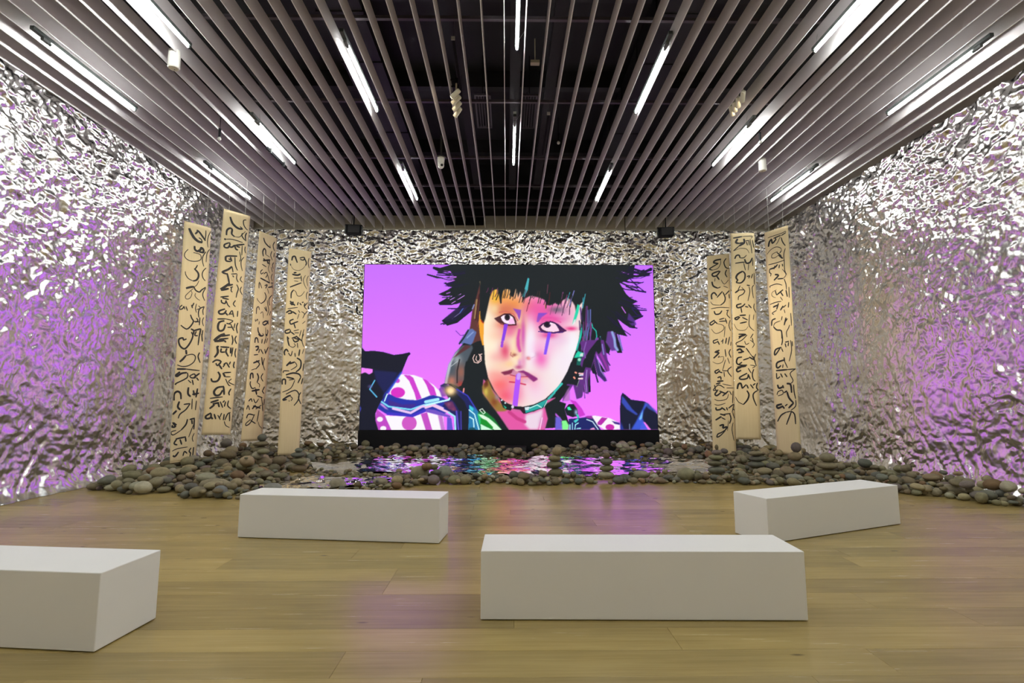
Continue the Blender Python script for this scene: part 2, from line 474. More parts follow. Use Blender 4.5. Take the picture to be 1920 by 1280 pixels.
PORTRAIT = """p 24,30,34 0.6 1:361,-14 1022,-14 1012,46 984,62 960,70 983,110 999,126 1026,140 1006,150 1028,170 1045,198 1009,214 1016,242 980,230 943,202 956,236 985,272 936,258 955,296 964,334 946,334 931,306 903,290 921,316 914,338 887,326 859,302 862,346 889,386 901,406 881,402 858,370 869,414 853,410 842,386 844,478 824,482 822,406 812,494 793,502 778,438 754,462 733,496 723,546 744,606 555,618 397,618 338,526 322,446 330,386 377,306 397,246 437,126
p 24,30,34 0.6 1:347,-6 284,13 258,8 256,16 288,33 322,25 335,44 299,52 256,41 236,36 234,41 272,53 303,52 341,55 297,72 316,82 332,86 310,99 279,114 301,122 326,119 279,147 285,155 329,155 363,144 351,172 292,214 314,233 351,222 404,178 420,154 457,60 426,-6
p 30,12,70 0.6 1:303,74 344,60 316,85
s 205,115,245 2 0.5:294,24 328,24
s 205,115,245 2 0.5:322,49 344,48
s 205,115,245 2 0.5:310,69 338,60
s 190,150,225 1.3 0.4:316,130 329,121
s 190,130,225 1.3 0.4:329,149 376,119
s 190,130,225 1.3 0.4:323,136 363,113
s 160,90,200 2 0.5:310,111 322,107
p 40,30,70 0.8 0.9:357,160 301,207 317,225 342,213 376,178 395,154
s 70,110,190 1.6 0.5:360,185 377,160
s 110,100,150 1.2 0.5:332,207 360,185
p 92,52,50 1 1:438,60 451,78 438,116 432,166 426,216 444,278 454,310 444,354 416,350 398,304 395,266 401,222 407,172 420,128
s 150,130,90 2.5 0.8:435,66 442,91
s 190,180,190 1.2 0.5:445,85 447,72
s 150,120,80 3 1:423,135 420,166 416,204
s 60,25,30 2.5 0.8:432,116 426,160 420,210
s 120,55,50 2.5 0.8:440,160 432,210 426,235
s 130,140,190 2.2 0.7:413,154 407,169
p 92,110,165 1 1:390,247 407,244 423,257 410,294 401,310 385,316 364,297 357,297 373,272
s 40,40,60 3 0.6:392,250 376,278 360,300
s 130,150,200 2.5 0.7:410,257 388,278
s 210,110,240 3 0.5:360,263 378,260
s 60,20,100 1 0.4:346,252 363,269 376,268
p 24,30,34 0.6 1:426,291 457,285 469,372 364,372 345,335 376,297 401,304
p 75,85,95 1.5 1:370,306 345,334 322,378 311,425 307,451 330,448 355,458 375,476 379,437 379,387 398,344 410,318 407,306
p 185,190,205 1.5 0.95:364,312 345,336 320,378 311,425 307,450 317,447 324,409 333,368 348,340
m:370,306 345,334 322,378 311,425 307,451 330,448 355,458 375,476 379,437 379,387 398,344 410,318 407,306
g 155,165,170 0.9 8 9:353,359
g 150,95,80 0.9 9 14:367,406
g 190,115,95 0.9 8 9:333,437
g 170,60,55 0.9 8 7:367,450
s 35,30,35 2.2 1:361,359 353,400 353,444
s 190,195,200 1 0.5:330,384 354,365
x
p 90,45,50 1 0.9:382,304 404,310 348,347 336,354
p 24,30,34 0.8 1:384,366 458,366 462,419 446,451 448,480 480,529 504,561 555,616 518,616 420,549 352,462 368,455 378,433
s 255,215,205 1.2 0.4:416,341 410,354 416,369 429,372 441,363 441,347 432,339
s 255,215,205 1.2 0.4:424,346 421,358 429,368 438,357 435,341 444,338
p 205,95,155 1 1:449,430 465,446 536,536 634,550 721,496 670,510 677,546 685,576 673,618 545,618 496,546 447,482
p 150,115,55 2 1:467,431 445,457 446,476 467,509 499,549 527,551 541,542 508,514 485,476
p 95,45,30 2 1:465,429 451,448 455,471 467,453
g 205,185,80 0.9 4 8:459,478
g 130,65,35 0.9 6 8:490,514
g 150,130,130 0.9 4 5:499,497
p 220,85,160 2 1:499,551 527,549 545,544 582,551 605,556 642,551 675,537 684,574 672,614 552,614 527,581
p 228,205,222 3 1:605,560 642,551 668,539 665,572 649,614 619,614 600,596
s 195,60,130 6 1.5:545,551 573,574 601,586
g 195,120,180 0.8 5 10:665,589
s 250,215,240 1.6 0.6:665,572 656,614
p 235,160,50 0.8 1:433,178 453,176 461,306 445,306 435,266 431,226
p 190,50,30 0.8 1:443,166 455,174 449,226 439,216
m:479,96 451,206 449,286 453,330 455,372 467,426 490,472 512,502 540,520 567,530 597,532 634,524 676,504 722,462 746,428 762,398 779,356 793,320 802,290 808,250 822,126 799,86
p 235,222,210 0.8 1:479,96 451,206 449,286 453,330 455,372 467,426 490,472 512,502 540,520 567,530 597,532 634,524 676,504 722,462 746,428 762,398 779,356 793,320 802,290 808,250 822,126 799,86
g 244,232,205 1 20 50:467,306
g 236,225,235 1 45 60:759,366
g 230,80,165 0.95 40 42:687,186
g 225,70,150 0.9 28 22:617,166
g 240,160,70 1 34 24:507,118
g 235,190,50 0.9 8 16:493,126
g 232,150,70 0.9 24 12:561,150
g 222,120,85 0.95 24 16:527,176
g 244,225,170 0.9 9 9:491,170
g 244,230,200 0.9 10 20:463,206
g 225,115,80 0.8 16 10:521,230
g 240,190,160 0.8 20 14:507,266
g 224,95,150 0.85 18 12:553,256
g 240,205,130 1 8 30:593,226
g 246,222,150 0.9 6 8:591,226
g 242,220,160 1 11 26:576,306
g 246,228,190 0.9 16 18:552,342
g 200,75,165 0.95 5 38:597,262
g 238,225,238 1 9 45:624,306
g 236,232,240 1 8 22:626,306
g 215,70,110 0.95 10 18:528,330
g 235,150,150 0.6 16 12:501,350
g 232,85,175 0.9 13 20:662,350
g 238,175,215 0.8 20 18:676,306
g 240,110,110 1 24 18:512,450
g 236,90,110 1 22 16:536,490
g 240,150,140 0.7 18 12:496,416
g 232,120,165 0.9 16 22:571,476
g 236,205,222 0.9 26 30:645,476
g 238,170,200 0.7 12 14:635,446
g 240,200,170 0.8 22 10:526,382
g 220,140,190 0.6 18 16:747,186
g 236,235,240 0.9 14 26:780,296
g 226,190,220 0.6 20 10:726,286
g 190,60,110 0.7 16 7:554,233
g 200,110,80 0.6 20 10:532,173
p 60,25,35 0.7 0.9:488,205 510,195 523,188 545,187 560,195 570,215 572,230 554,231 532,229 510,222 497,215
p 250,225,240 0.5 1:513,200 523,193 543,191 557,200 564,217 566,226 545,227 528,222 518,213
p 245,170,225 0.8 0.7:543,208 560,204 565,225 543,226
e 45,30,45 5.2 6.2:537,201
e 25,18,28 3 3.6:538,199
s 70,25,40 1.6 0.4:510,198 526,188 547,188 563,200 570,217
s 110,40,50 1.5 0.5:497,213 514,226 543,232 571,230
s 205,100,90 2 0.8:508,182 532,178 561,189 576,213
p 130,60,190 0.8 0.85:558,167 589,173 587,191 582,213 574,189
p 125,55,225 0.6 0.95:525,226 540,226 532,261 526,289 515,288 521,257
s 150,70,210 5 0.4:519,293 518,296
s 150,70,210 5 0.4:518,303 517,309
p 115,70,200 1 0.85:653,184 688,184 666,200 653,219 647,217 649,200
g 210,45,130 0.8 14 6:692,268
g 215,50,140 0.6 22 5:697,208
p 60,18,70 0.7 0.95:653,237 666,224 684,217 706,216 727,226 745,241 758,251 742,259 709,261 679,258 659,252
p 246,205,225 0.5 1:662,237 673,226 688,221 705,219 718,228 727,243 731,252 709,256 683,253 668,246
p 240,190,200 0.8 0.6:662,237 673,230 679,248 666,243
e 45,25,55 6.8 6:686,228
e 22,15,30 3.6 3.6:685,226
g 255,240,255 1 2 2:699,224
s 45,15,75 2.5 0.4:697,217 714,222 731,237 755,251
s 60,30,120 1.6 0.5:653,254 679,258 709,260 744,256
s 225,90,160 2.5 1:660,226 679,208 710,208 736,219
p 120,70,240 0.7 0.9:688,257 701,257 692,296 682,340 672,340 678,305
g 225,40,120 0.9 11 4:775,243
s 205,70,160 5 2.5:582,249 577,279 578,305 584,326
g 205,70,165 0.7 5 16:578,298
g 200,90,150 0.6 6 5:644,340
g 235,190,140 0.8 5 6:558,335
s 190,110,110 1.5 1:551,333 549,342 558,349
s 195,120,170 1.5 1:642,335 639,347 628,352
g 225,130,180 0.6 5 12:597,368
g 150,70,70 0.9 4.5 3:564,342
g 250,215,170 0.9 5 4:574,352
g 170,70,110 0.8 4 3:615,353
g 235,130,120 0.9 3 3:617,354
g 238,225,238 0.9 8 8:630,340
g 210,120,190 0.7 4 8:583,371
g 175,60,120 0.8 7 4:579,387
g 240,200,150 0.8 8 6:546,375
g 230,110,130 0.8 26 9:578,424
p 120,35,70 1.2 0.95:513,406 524,403 541,399 558,393 565,399 560,406 546,413 527,416
p 200,130,160 1 0.9:558,396 574,403 595,399 616,410 611,422 588,422 569,420 551,415
p 130,35,110 1.2 0.95:574,403 597,399 616,408 648,427 649,433 634,441 616,427 599,410
s 170,40,80 1.6 0.6:548,415 569,420 590,423 613,422
p 240,140,130 1.5 0.8:534,422 569,422 613,426 606,441 574,446 546,436
g 215,180,210 0.8 7 5:602,436
s 200,50,90 2.5 1:546,441 574,444 604,451
s 170,80,240 9.5 0.8:578,420 575,448 570,488 566,525
s 200,150,240 7 1:580,415 578,427
x
p 24,30,34 0.5 1:509,497 527,514 545,525 559,528 550,546 534,542 522,535 513,514
e 225,225,245 1.6 1.6:517,508
e 220,235,245 1.6 1.6:530,518
p 35,170,130 0.5 1:522,525 536,535 531,540
e 215,200,225 2.6 3:557,532
p 45,25,40 0.5 1:585,544 592,532 606,537 610,556 596,557
p 40,160,155 0.5 1:601,535 629,530 673,509 684,504 682,521 670,535 629,549 605,555
p 225,225,235 0.6 0.9:601,533 619,532 615,544 603,544
s 190,240,235 1.6 0.4:619,537 647,525 663,535
s 15,60,60 1.4 0.4:605,556 666,536 682,514
p 60,175,170 0.5 1:684,502 710,476 736,443 741,448 720,476 689,509
s 225,240,240 1 0.4:673,530 683,512
p 24,30,34 1.3 1:437,0 840,0 834,126 806,156 795,186 790,156 778,136 762,126 742,138 729,156 718,146 697,156 685,154 678,136 662,128 642,122 626,118 610,126 601,130 595,142 592,118 586,102 577,126 570,86 561,118 553,126 546,96 534,86 521,102 513,150 507,126 501,86 481,102 471,126 463,166 455,206 449,222 437,206 433,126
s 24,30,34 2 0.6:554,86 547,130
s 60,30,30 1.2 0.6:566,96 557,136
s 24,30,34 3 0.6:509,96 513,146
s 90,20,50 1 0.6:617,146 609,178
s 24,30,34 2 0.6:686,126 681,166
s 200,130,80 1 0.5:677,150 681,170
g 90,90,100 0.8 14 6:723,172
s 130,80,110 1 0.5:705,158 697,190
s 120,90,120 1 0.5:738,150 749,186
s 40,20,50 1 0.5:727,156 717,186
s 40,20,50 1 0.5:750,156 741,194
s 60,30,70 1.5 0.6:774,126 769,190
p 70,170,180 0.6 1:614,50 620,54 614,96 600,126 594,122 604,86
s 110,60,80 1.2 0.5:690,76 686,110
s 110,60,110 2 0.6:746,106 738,154
s 120,120,190 1.6 0.5:788,100 770,156
s 60,160,180 1.2 0.5:772,106 762,136
s 140,60,120 1.5 0.6:762,116 749,166
s 60,170,190 1.2 0.5:830,112 819,166 822,126
p 35,205,165 0.8 1:800,150 808,156 803,182 791,218 779,230 785,206 793,176
p 225,225,225 0.9 1:787,210 793,206 789,224 778,232
s 55,45,90 3 1:811,169 820,217
s 95,45,100 4 1.2:835,161 831,225 833,278
s 90,100,165 2.5 0.8:848,172 847,214 838,252 832,291
s 110,60,120 3 1:836,225 830,252 819,318
s 70,60,120 2.2 0.8:852,241 843,291
p 35,190,165 0.5 1:813,238 817,241 813,273 803,305 795,326 791,323 803,283
s 40,190,175 1.6 0.5:853,225 855,238 868,252 870,273 862,294 855,305
s 60,150,170 1.6 0.6:883,273 892,294 891,326
s 120,60,150 5 1:872,281 856,313
p 95,55,135 1.2 1:910,254 926,252 942,262 941,294 951,323 924,326 904,294
s 140,160,215 4.5 1.2:928,257 936,283 938,310 946,323
s 24,28,45 3 0.6:942,262 949,291 956,326
s 110,110,180 3 0.9:952,265 959,305 964,323
p 80,45,130 1.2 0.9:991,183 1012,209 1019,228 1003,233 985,212
s 215,120,250 1.3 0.4:966,161 980,184
s 215,120,250 1.6 0.4:970,26 994,35
s 24,20,50 5 0.5:995,21 1042,34 1080,15
s 24,20,50 4 0.5:1000,10 1048,26 1080,19
s 24,20,50 4.5 0.5:986,39 1026,44 1072,34
s 40,15,90 1.2 0.4:999,52 1039,51 1073,38
s 40,15,90 2 0.4:997,50 1020,76 1054,103
s 40,15,90 1.5 0.4:999,66 1025,74 1050,66
s 24,20,50 3 0.5:985,82 1020,98 1057,104
s 40,15,90 1.2 0.4:1007,79 1033,98 1054,103
s 40,15,90 1.4 0.4:1008,151 1031,164 1058,169
s 40,15,90 2.2 0.4:1005,164 1034,173 1058,174
s 40,15,90 1.6 0.4:1005,169 1023,191 1045,194
s 40,15,90 1.2 0.4:1004,198 1028,197 1045,194
s 24,20,50 2 0.5:943,191 969,220 995,238 1021,241
p 24,30,34 0.5 1:943,193 958,225 984,272 947,264 926,238
s 24,30,34 1.4 0.7:460,90 457,111 451,126
s 95,40,80 1.4 0.7:466,90 463,100 459,106
s 24,30,34 1.2 0.7:478,90 474,111 468,125
s 95,40,80 1.5 0.7:482,90 479,103 473,111
s 24,30,34 1.1 0.7:488,90 485,116 482,133
s 95,40,80 1.5 0.7:501,90 498,110 491,123
s 24,30,34 1.7 0.7:505,90 502,117 495,135
s 24,30,34 1.8 0.7:511,90 508,103 503,111
s 24,30,34 1.2 0.7:521,90 518,106 514,117
s 60,45,40 1.7 0.7:529,90 526,112 522,127
s 24,30,34 1.5 0.7:534,90 531,113 527,128
s 24,30,34 1.5 0.7:543,90 540,112 535,127
s 24,30,34 1.3 0.7:553,90 550,105 545,116
s 24,30,34 1.7 0.7:558,90 555,107 551,118
s 24,30,34 1.4 0.7:565,91 562,109 556,122
s 24,30,34 1.7 0.7:572,92 569,114 565,129
s 24,30,34 0.9 0.7:578,92 575,103 570,110
s 24,30,34 1.1 0.7:590,94 587,124 581,145
s 24,30,34 0.9 0.7:598,95 595,112 588,123
s 24,30,34 1.7 0.7:602,95 598,124 593,143
s 95,40,80 1.2 0.7:607,96 604,127 598,147
s 60,45,40 1.1 0.7:616,97 612,113 608,124
s 24,30,34 1.2 0.7:626,98 623,129 618,150
s 24,30,34 1.2 0.7:630,99 627,122 620,137
s 24,30,34 1.4 0.7:640,100 637,115 630,126
s 24,30,34 1.1 0.7:644,100 641,118 635,130
s 60,45,40 1.1 0.7:652,101 649,115 643,124
s 60,45,40 1.5 0.7:659,102 656,129 652,147
s 24,30,34 1.0 0.7:668,103 664,130 659,148
s 24,30,34 1.1 0.7:678,104 675,116 668,124
s 24,30,34 1.1 0.7:684,105 680,133 674,152
s 24,30,34 0.9 0.7:694,106 691,126 685,139
s 70,30,35 1.7 0.7:697,107 694,134 689,152
s 24,30,34 1.4 0.7:708,108 705,119 700,127
s 24,30,34 1.4 0.7:714,109 710,137 706,155
s 24,30,34 1.0 0.7:721,110 718,120 713,127
s 24,30,34 1.4 0.7:730,111 727,134 720,149
s 24,30,34 1.6 0.7:737,111 734,122 728,129
s 70,30,35 1.7 0.7:746,113 743,134 736,148
s 24,30,34 1.6 0.7:748,113 745,128 740,138
s 24,30,34 0.8 0.7:756,114 753,142 748,162
s 24,30,34 0.8 0.7:763,115 760,135 755,149
s 24,30,34 0.9 0.7:770,115 767,145 760,164
s 24,30,34 1.0 0.7:781,117 777,144 773,162
s 24,30,34 1.1 0.7:790,118 787,130 780,138
s 30,20,60 1.3 0.6:968,128 999,141 1025,141
s 30,20,60 1.9 0.6:971,127 998,138 1020,137
s 24,30,34 1.1 0.6:957,114 984,126 1007,124
s 24,24,50 1.6 0.6:958,137 999,153 1033,156
s 24,24,50 1.5 0.6:954,145 990,160 1019,161
s 30,20,60 1.1 0.6:953,143 999,161 1037,165
s 24,30,34 1.7 0.6:939,182 973,210 1001,221
s 24,24,50 1.5 0.6:926,175 965,205 996,219
s 30,20,60 1.8 0.6:944,179 979,208 1008,220
s 30,20,60 1.6 0.6:923,201 963,243 996,267
s 24,30,34 2.0 0.6:911,207 947,246 977,267
s 30,20,60 1.4 0.6:910,196 938,226 960,240
s 30,20,60 1.8 0.6:949,54 991,67 1026,66
s 24,24,50 2.0 0.6:951,52 1003,67 1046,68
s 24,30,34 2.0 0.6:944,53 991,66 1030,66
s 30,20,60 1.1 0.6:955,65 994,85 1027,89
s 24,30,34 2.0 0.6:940,55 991,79 1033,87
s 24,30,34 1.8 0.6:946,76 981,94 1011,97
s 24,30,34 1.0 0.6:968,35 1028,45 1077,41
s 24,30,34 1.7 0.6:967,22 1030,33 1082,30
s 24,24,50 1.2 0.6:951,23 1010,33 1059,30
s 30,20,60 1.7 0.6:946,50 1002,48 1049,35
s 30,20,60 2.1 0.6:962,33 1013,32 1054,19
s 24,30,34 2.2 0.6:957,49 1008,48 1050,35
s 24,24,50 1.7 0.6:873,293 891,335 905,358
s 24,30,34 1.8 0.6:877,298 899,349 917,380
s 24,24,50 1.6 0.6:885,276 902,317 916,340
s 24,30,34 1.2 0.6:849,339 862,402 873,443
s 24,30,34 2.0 0.6:851,316 863,378 874,418
s 30,20,60 1.7 0.6:846,334 859,400 870,442
s 30,20,60 1.0 0.6:816,380 819,453 822,501
s 30,20,60 1.3 0.6:814,363 816,419 819,453
s 24,24,50 1.6 0.6:814,376 817,438 819,477
s 24,24,50 1.7 0.6:379,25 322,36 275,33
s 30,20,60 1.9 0.6:376,32 319,43 272,40
s 24,30,34 1.8 0.6:386,13 327,24 279,22
s 30,20,60 1.3 0.6:379,34 330,35 289,24
s 24,24,50 1.8 0.6:365,39 316,40 276,29
s 24,30,34 1.4 0.6:362,58 313,59 273,48
s 24,30,34 1.3 0.6:379,92 348,98 323,91
s 24,24,50 1.8 0.6:391,73 355,79 325,72
s 30,20,60 1.1 0.6:369,81 333,87 304,81
s 24,30,34 1.7 0.6:388,125 346,138 312,138
s 24,30,34 1.5 0.6:376,112 331,126 294,126
s 24,24,50 1.4 0.6:386,111 343,125 308,125
s 24,24,50 1.8 0.6:400,153 354,168 316,168
s 30,20,60 1.8 0.6:404,155 361,169 327,169
s 30,20,60 1.1 0.6:394,135 344,151 303,152
s 24,24,50 1.8 0.6:392,182 342,214 300,228
s 24,24,50 1.5 0.6:400,167 347,200 303,216
s 24,24,50 1.9 0.6:388,178 334,211 290,227
s 60,110,140 1.1 0.9:833,250 831,313
s 90,100,165 1.9 0.9:839,174 838,235
s 24,28,36 0.9 0.9:822,201 815,250
s 130,60,130 1.3 0.9:817,274 813,320
s 70,45,100 1.5 0.9:830,287 835,322
s 130,60,130 1.9 0.9:832,272 834,308
s 60,110,140 1.3 0.9:814,227 819,260
s 90,100,165 1.6 0.9:832,302 826,338
s 70,45,100 0.8 0.9:846,219 848,286
s 130,60,130 2.1 0.9:850,221 846,271
s 60,110,140 1.5 0.9:829,276 829,336
s 60,110,140 1.1 0.9:804,287 797,342
s 90,100,165 0.9 0.9:813,289 811,345
s 60,110,140 2.0 0.9:825,252 818,315
s 70,45,100 1.7 0.9:835,165 834,215
s 70,45,100 2.0 0.9:806,214 807,248
s 110,70,140 1.8 0.9:845,258 847,301
s 90,100,165 1.4 0.9:842,314 844,364
s 110,70,140 2.0 0.9:811,163 812,208
s 24,28,36 1.1 0.9:828,168 827,197
s 24,28,36 1.1 0.9:826,274 829,333
s 130,60,130 1.3 0.9:822,219 819,290
s 70,45,100 1.0 0.9:844,200 841,237
s 24,28,36 1.5 0.9:815,185 816,219
s 90,100,165 0.9 0.9:834,231 825,279
s 110,70,140 1.1 0.9:823,276 815,325
p 95,45,125 1 1:806,294 840,286 896,286 905,339 915,398 902,404 884,366 866,334 871,371 872,413 858,366 849,387 835,435 836,485 824,483 822,445 811,498 792,504 785,472 780,451 740,514 743,472 767,435 802,376 821,334
p 24,28,36 0.8 1:872,286 885,286 887,326 876,339 866,326 847,390 826,387 820,406 812,398 818,366 840,326
p 24,28,36 0.8 1:773,368 802,368 820,398 812,419 801,435 798,456 780,451 754,448 735,445 759,403
s 130,90,170 2 0.8:830,294 821,326 826,352
s 150,120,190 2 0.8:831,398 827,435 829,477
s 130,130,200 2 0.7:890,302 895,339
p 60,40,100 1 1:859,339 873,366 894,413 905,437 896,440 872,416 865,379
s 140,120,190 2 0.7:873,360 883,400 896,419
s 140,50,150 4 1:884,339 900,374 910,398
p 35,200,165 1 1:800,326 808,331 821,334 818,347 794,352 784,352 792,336
p 225,225,225 1 0.9:808,336 818,334 818,347 805,347
p 15,95,85 0.6 1:797,350 813,350 807,380 793,379
e 150,215,190 3 3:804,359
s 240,150,130 3 0.4:788,406 792,408
s 240,150,130 3 0.4:783,424 786,428
s 235,180,190 3 0.4:803,410 816,411
s 200,200,225 2.5 0.4:804,417 816,416
s 235,200,210 3 0.4:801,429 814,429
s 130,130,140 1.2 0.4:802,435 793,459
p 85,50,115 1.5 0.9:801,445 817,456 813,493 792,501
p 24,30,34 0.6 1:740,451 767,456 748,488 729,512 753,520 747,541 762,589 759,613 713,568 714,477 730,456
s 60,190,180 4 0.8:711,477 738,448
p 165,120,160 2 0.6:756,472 767,459 766,509 740,512
p 200,55,200 0.8 1:766,506 789,512 810,538 823,562 799,570 781,525
p 24,30,40 0.6 1:747,541 763,522 781,522 794,541 797,565 776,570 755,562
p 60,225,170 0.5 1:756,533 766,532 773,544 760,544
g 170,190,230 0.9 3 5:789,552
p 60,200,185 0.5 1:789,557 797,560 803,576 794,576
p 190,90,220 0.8 1:713,554 728,568 741,586 728,578 713,562
p 105,95,205 1.5 1:713,568 731,570 741,613 712,615
p 130,240,140 1 1:736,583 752,581 762,599 759,615 738,615
p 28,36,100 0.8 1:762,576 802,573 823,570 849,568 879,615 762,615
p 150,45,150 0.8 0.9:823,566 849,564 851,576 828,573
s 150,215,235 1.8 0.4:775,591 775,614
s 150,215,235 1.8 0.4:766,597 766,614
p 70,200,200 0.5 1:779,583 796,574 799,579 786,591
s 150,225,235 1.8 0.4:797,591 786,597 784,613
s 150,225,235 1.8 0.4:791,611 804,610
s 200,225,245 1.6 0.4:828,578 849,586 869,614
p 230,150,200 0.8 1:843,610 853,607 859,615 838,615
p 240,232,240 0.6 1:846,565 859,564 912,573 948,591 950,613 893,615 867,599
p 175,40,165 0.6 1:883,570 904,573 880,599 867,597 867,589
p 70,40,140 0.6 1:919,583 948,590 948,598 930,594
e 195,40,170 8 5.5:912,606
p 22,26,50 0.7 1:950,615 950,541 955,493 961,481 971,488 992,506 1039,512 1054,520 1095,568 1094,615 1062,615 1032,586 1021,615
p 55,75,180 1.2 0.95:959,491 971,506 996,541 1017,560 1009,562 975,541 957,517
p 60,90,215 1.8 0.95:1022,560 1033,541 1044,517 1054,522 1038,544 1031,573 1039,591 1052,615 989,615 1008,586
p 120,195,245 1.2 0.9:1026,562 1034,544 1031,573 1024,581 1019,576
p 65,85,190 1.5 0.8:1039,517 1054,520 1090,554 1080,552 1054,538
p 240,120,235 0.8 1:1034,586 1042,589 1062,615 1052,615
p 45,65,190 2 0.8:951,583 963,615 950,615
s 160,180,230 1 0.4:984,594 984,614
p 240,236,242 0.7 1:120,416 147,414 194,416 229,428 269,454 296,481 299,501 205,514 155,506 106,486 115,446
p 240,236,242 0.7 1:92,564 156,566 195,568 242,551 304,566 309,616 107,616
p 200,60,200 0.6 1:157,416 179,417 192,426 224,501 205,508 197,481 177,438
p 200,60,200 0.6 1:225,427 244,436 269,461 279,491 256,491 241,454
e 210,45,190 13 9.5:137,480
e 190,70,205 4.5 4.2:134,437
p 185,70,190 0.6 1:62,541 92,564 117,616 70,616 57,576
e 240,236,242 5.5 4.5:74,577
e 240,236,242 5.5 4.5:87,610
e 200,85,190 13.5 13:181,591
p 190,75,190 0.6 1:222,558 245,552 265,616 241,616
p 190,120,200 1 1:284,561 301,564 311,616 297,616
p 200,60,140 0.8 1:-12,526 -2,546 -9,571 -12,566
p 22,24,40 0.7 1:-6,306 12,328 47,327 79,331 119,342 151,338 176,332 180,338 171,348 149,406 120,451 98,486 76,514 64,538 57,556 58,581 70,616 -13,616 -9,571 3,544 -7,518 -11,481 -7,414 15,406 30,414 40,406 43,395 -5,388
p 235,125,240 0.8 1:-7,390 40,394 43,406 34,412 13,406 -7,415
p 45,60,190 2.2 0.85:152,398 123,448 98,484 81,506 86,486 115,446 139,411
p 30,34,90 2 0.8:45,398 134,406 115,446 86,481 56,436
s 60,90,215 2 1:149,406 120,451 101,481
s 90,180,225 2.2 0.5:51,436 34,468 60,496
g 100,90,160 0.7 4 3:35,458
s 60,70,190 2 0.8:-7,518 3,538 -2,554
p 38,50,160 0.8 1:106,485 131,498 170,506 205,508 229,501 254,491 269,490 301,498 328,514 333,544 301,561 244,546 193,568 102,561 64,538 76,511 91,496
p 70,40,130 1.5 0.8:101,506 155,524 205,521 195,536 156,536 106,526
p 210,150,220 1.2 0.95:74,518 86,524 106,544 92,538 74,524
s 190,235,245 2.2 0.5:89,511 98,486
s 120,210,235 3 0.5:79,514 104,531 185,542 230,526 301,511
s 225,190,235 4.5 0.8:121,538 185,554 225,531 269,524 301,538
s 60,50,190 5 0.9:102,556 193,564 240,544 301,558
s 160,225,240 5.5 0.8:239,514 284,505
s 90,70,190 3 0.8:244,546 299,556
p 30,34,90 1 1:291,455 305,447 352,464 400,496 428,547 432,616 346,616 344,569 324,549 300,529 326,506
p 110,55,170 1 0.8:287,468 295,457 307,462 314,492 297,496
p 24,28,40 1 1:318,492 348,480 380,512 396,549 396,616 370,616 364,549 344,516
p 110,50,95 1.5 0.9:304,516 336,512 356,549 324,541
g 140,80,110 0.8 3 3:324,523
g 130,60,90 0.8 3 3:340,541
s 90,70,190 3 0.8:352,549 360,616
s 70,60,170 2 0.8:368,549 370,616
g 245,195,110 1 11 9:328,472
g 250,225,170 1 6 6:330,474
s 40,30,40 1 0.4:307,448 325,450 352,468
s 240,150,150 2.5 0.8:378,466 376,482
s 60,60,190 2 0.7:352,468 392,492 426,545
p 95,80,200 0.8 1:318,569 334,573 340,616 318,616
p 110,80,190 0.9 1:240,539 274,543 330,565 330,571 284,561 240,549
s 235,190,225 4 0.7:239,535 265,527 324,553
s 160,225,245 3.2 0.6:324,553 346,567 349,616
s 190,240,250 3 0.5:239,527 324,506 326,501
p 40,120,170 0.8 1:398,525 414,533 432,549 440,616 396,616
p 60,200,215 0.5 1:399,526 414,539 412,549 400,539
s 190,240,245 2 0.4:398,543 418,559 435,616
s 190,240,245 2 0.4:400,569 414,577 416,606
p 25,80,95 0.8 1:398,608 416,606 424,616 398,616
p 20,120,50 1.2 1:432,549 458,549 490,575 518,616 440,616
p 40,190,110 1.2 1:428,555 440,559 442,594 436,598
p 215,245,215 0.7 1:432,559 448,561 470,573 498,596 518,616 490,616 464,588 442,571
p 25,140,45 0.7 1:442,573 462,581 486,606 482,612 452,596 440,594
p 200,245,215 0.7 1:440,594 460,604 486,616 442,616
s 225,245,225 1.2 0.4:436,543 446,539 457,553 450,558 436,543"""

SX0, SX1, SZ0, SZ1, SY = -3.90, 4.03, 0.62, 5.10, 13.5
scr = thing('led_screen', 'large LED video wall showing a spiky-haired face on magenta', 'screen', ((SX0 + SX1) / 2, SY, 0))
def led_panel():
    W, H = 544, 308
    img = paint(PORTRAIT.strip().split('\n'), W, H) / 255
    L = np.where(img <= 0.04045, img / 12.92, ((img + 0.055) / 1.055) ** 2.4)
    back = np.abs(img - np.linspace([174, 96, 240], [218, 107, 240], H)[:, None] / 255).max(2) < 0.06
    L *= np.where(back, 1.0, 0.80)[..., None]
    X, Z = np.meshgrid((np.arange(W) / (W - 1) - 0.5) * (SX1 - SX0), SZ1 - np.arange(H) / (H - 1) * (SZ1 - SZ0))
    P = np.stack([X, np.zeros_like(X), Z], -1)
    me = grid_mesh('led_panel', P[::-1], False)
    at = me.color_attributes.new('picture', 'FLOAT_COLOR', 'POINT')
    c = np.concatenate([L[::-1].reshape(-1, 3), np.ones((W * H, 1))], 1)
    at.data.foreach_set('color', c.reshape(-1).astype(np.float32))
    m, nt, b = new_mat('led_picture')
    a = nt.nodes.new('ShaderNodeAttribute'); a.attribute_name = 'picture'
    b.inputs['Base Color'].default_value = (0.01, 0.01, 0.01, 1)
    b.inputs['Roughness'].default_value = 0.6
    b.inputs['Specular IOR Level'].default_value = 0.1
    nt.links.new(a.outputs['Color'], b.inputs['Emission Color'])
    b.inputs['Emission Strength'].default_value = SCREEN_POWER
    link('led_panel', me, m, scr)
led_panel()
w2 = (SX1 - SX0) / 2
boxes('screen_cabinet', M['case'], scr, (-w2 - 0.012, w2 + 0.012, 0.004, 0.10, SZ0 - 0.01, SZ1 + 0.012))
boxes('screen_plinth', M['case'], scr, (-w2 - 0.03, w2 + 0.03, -0.02, 0.10, 0, SZ0 - 0.01))

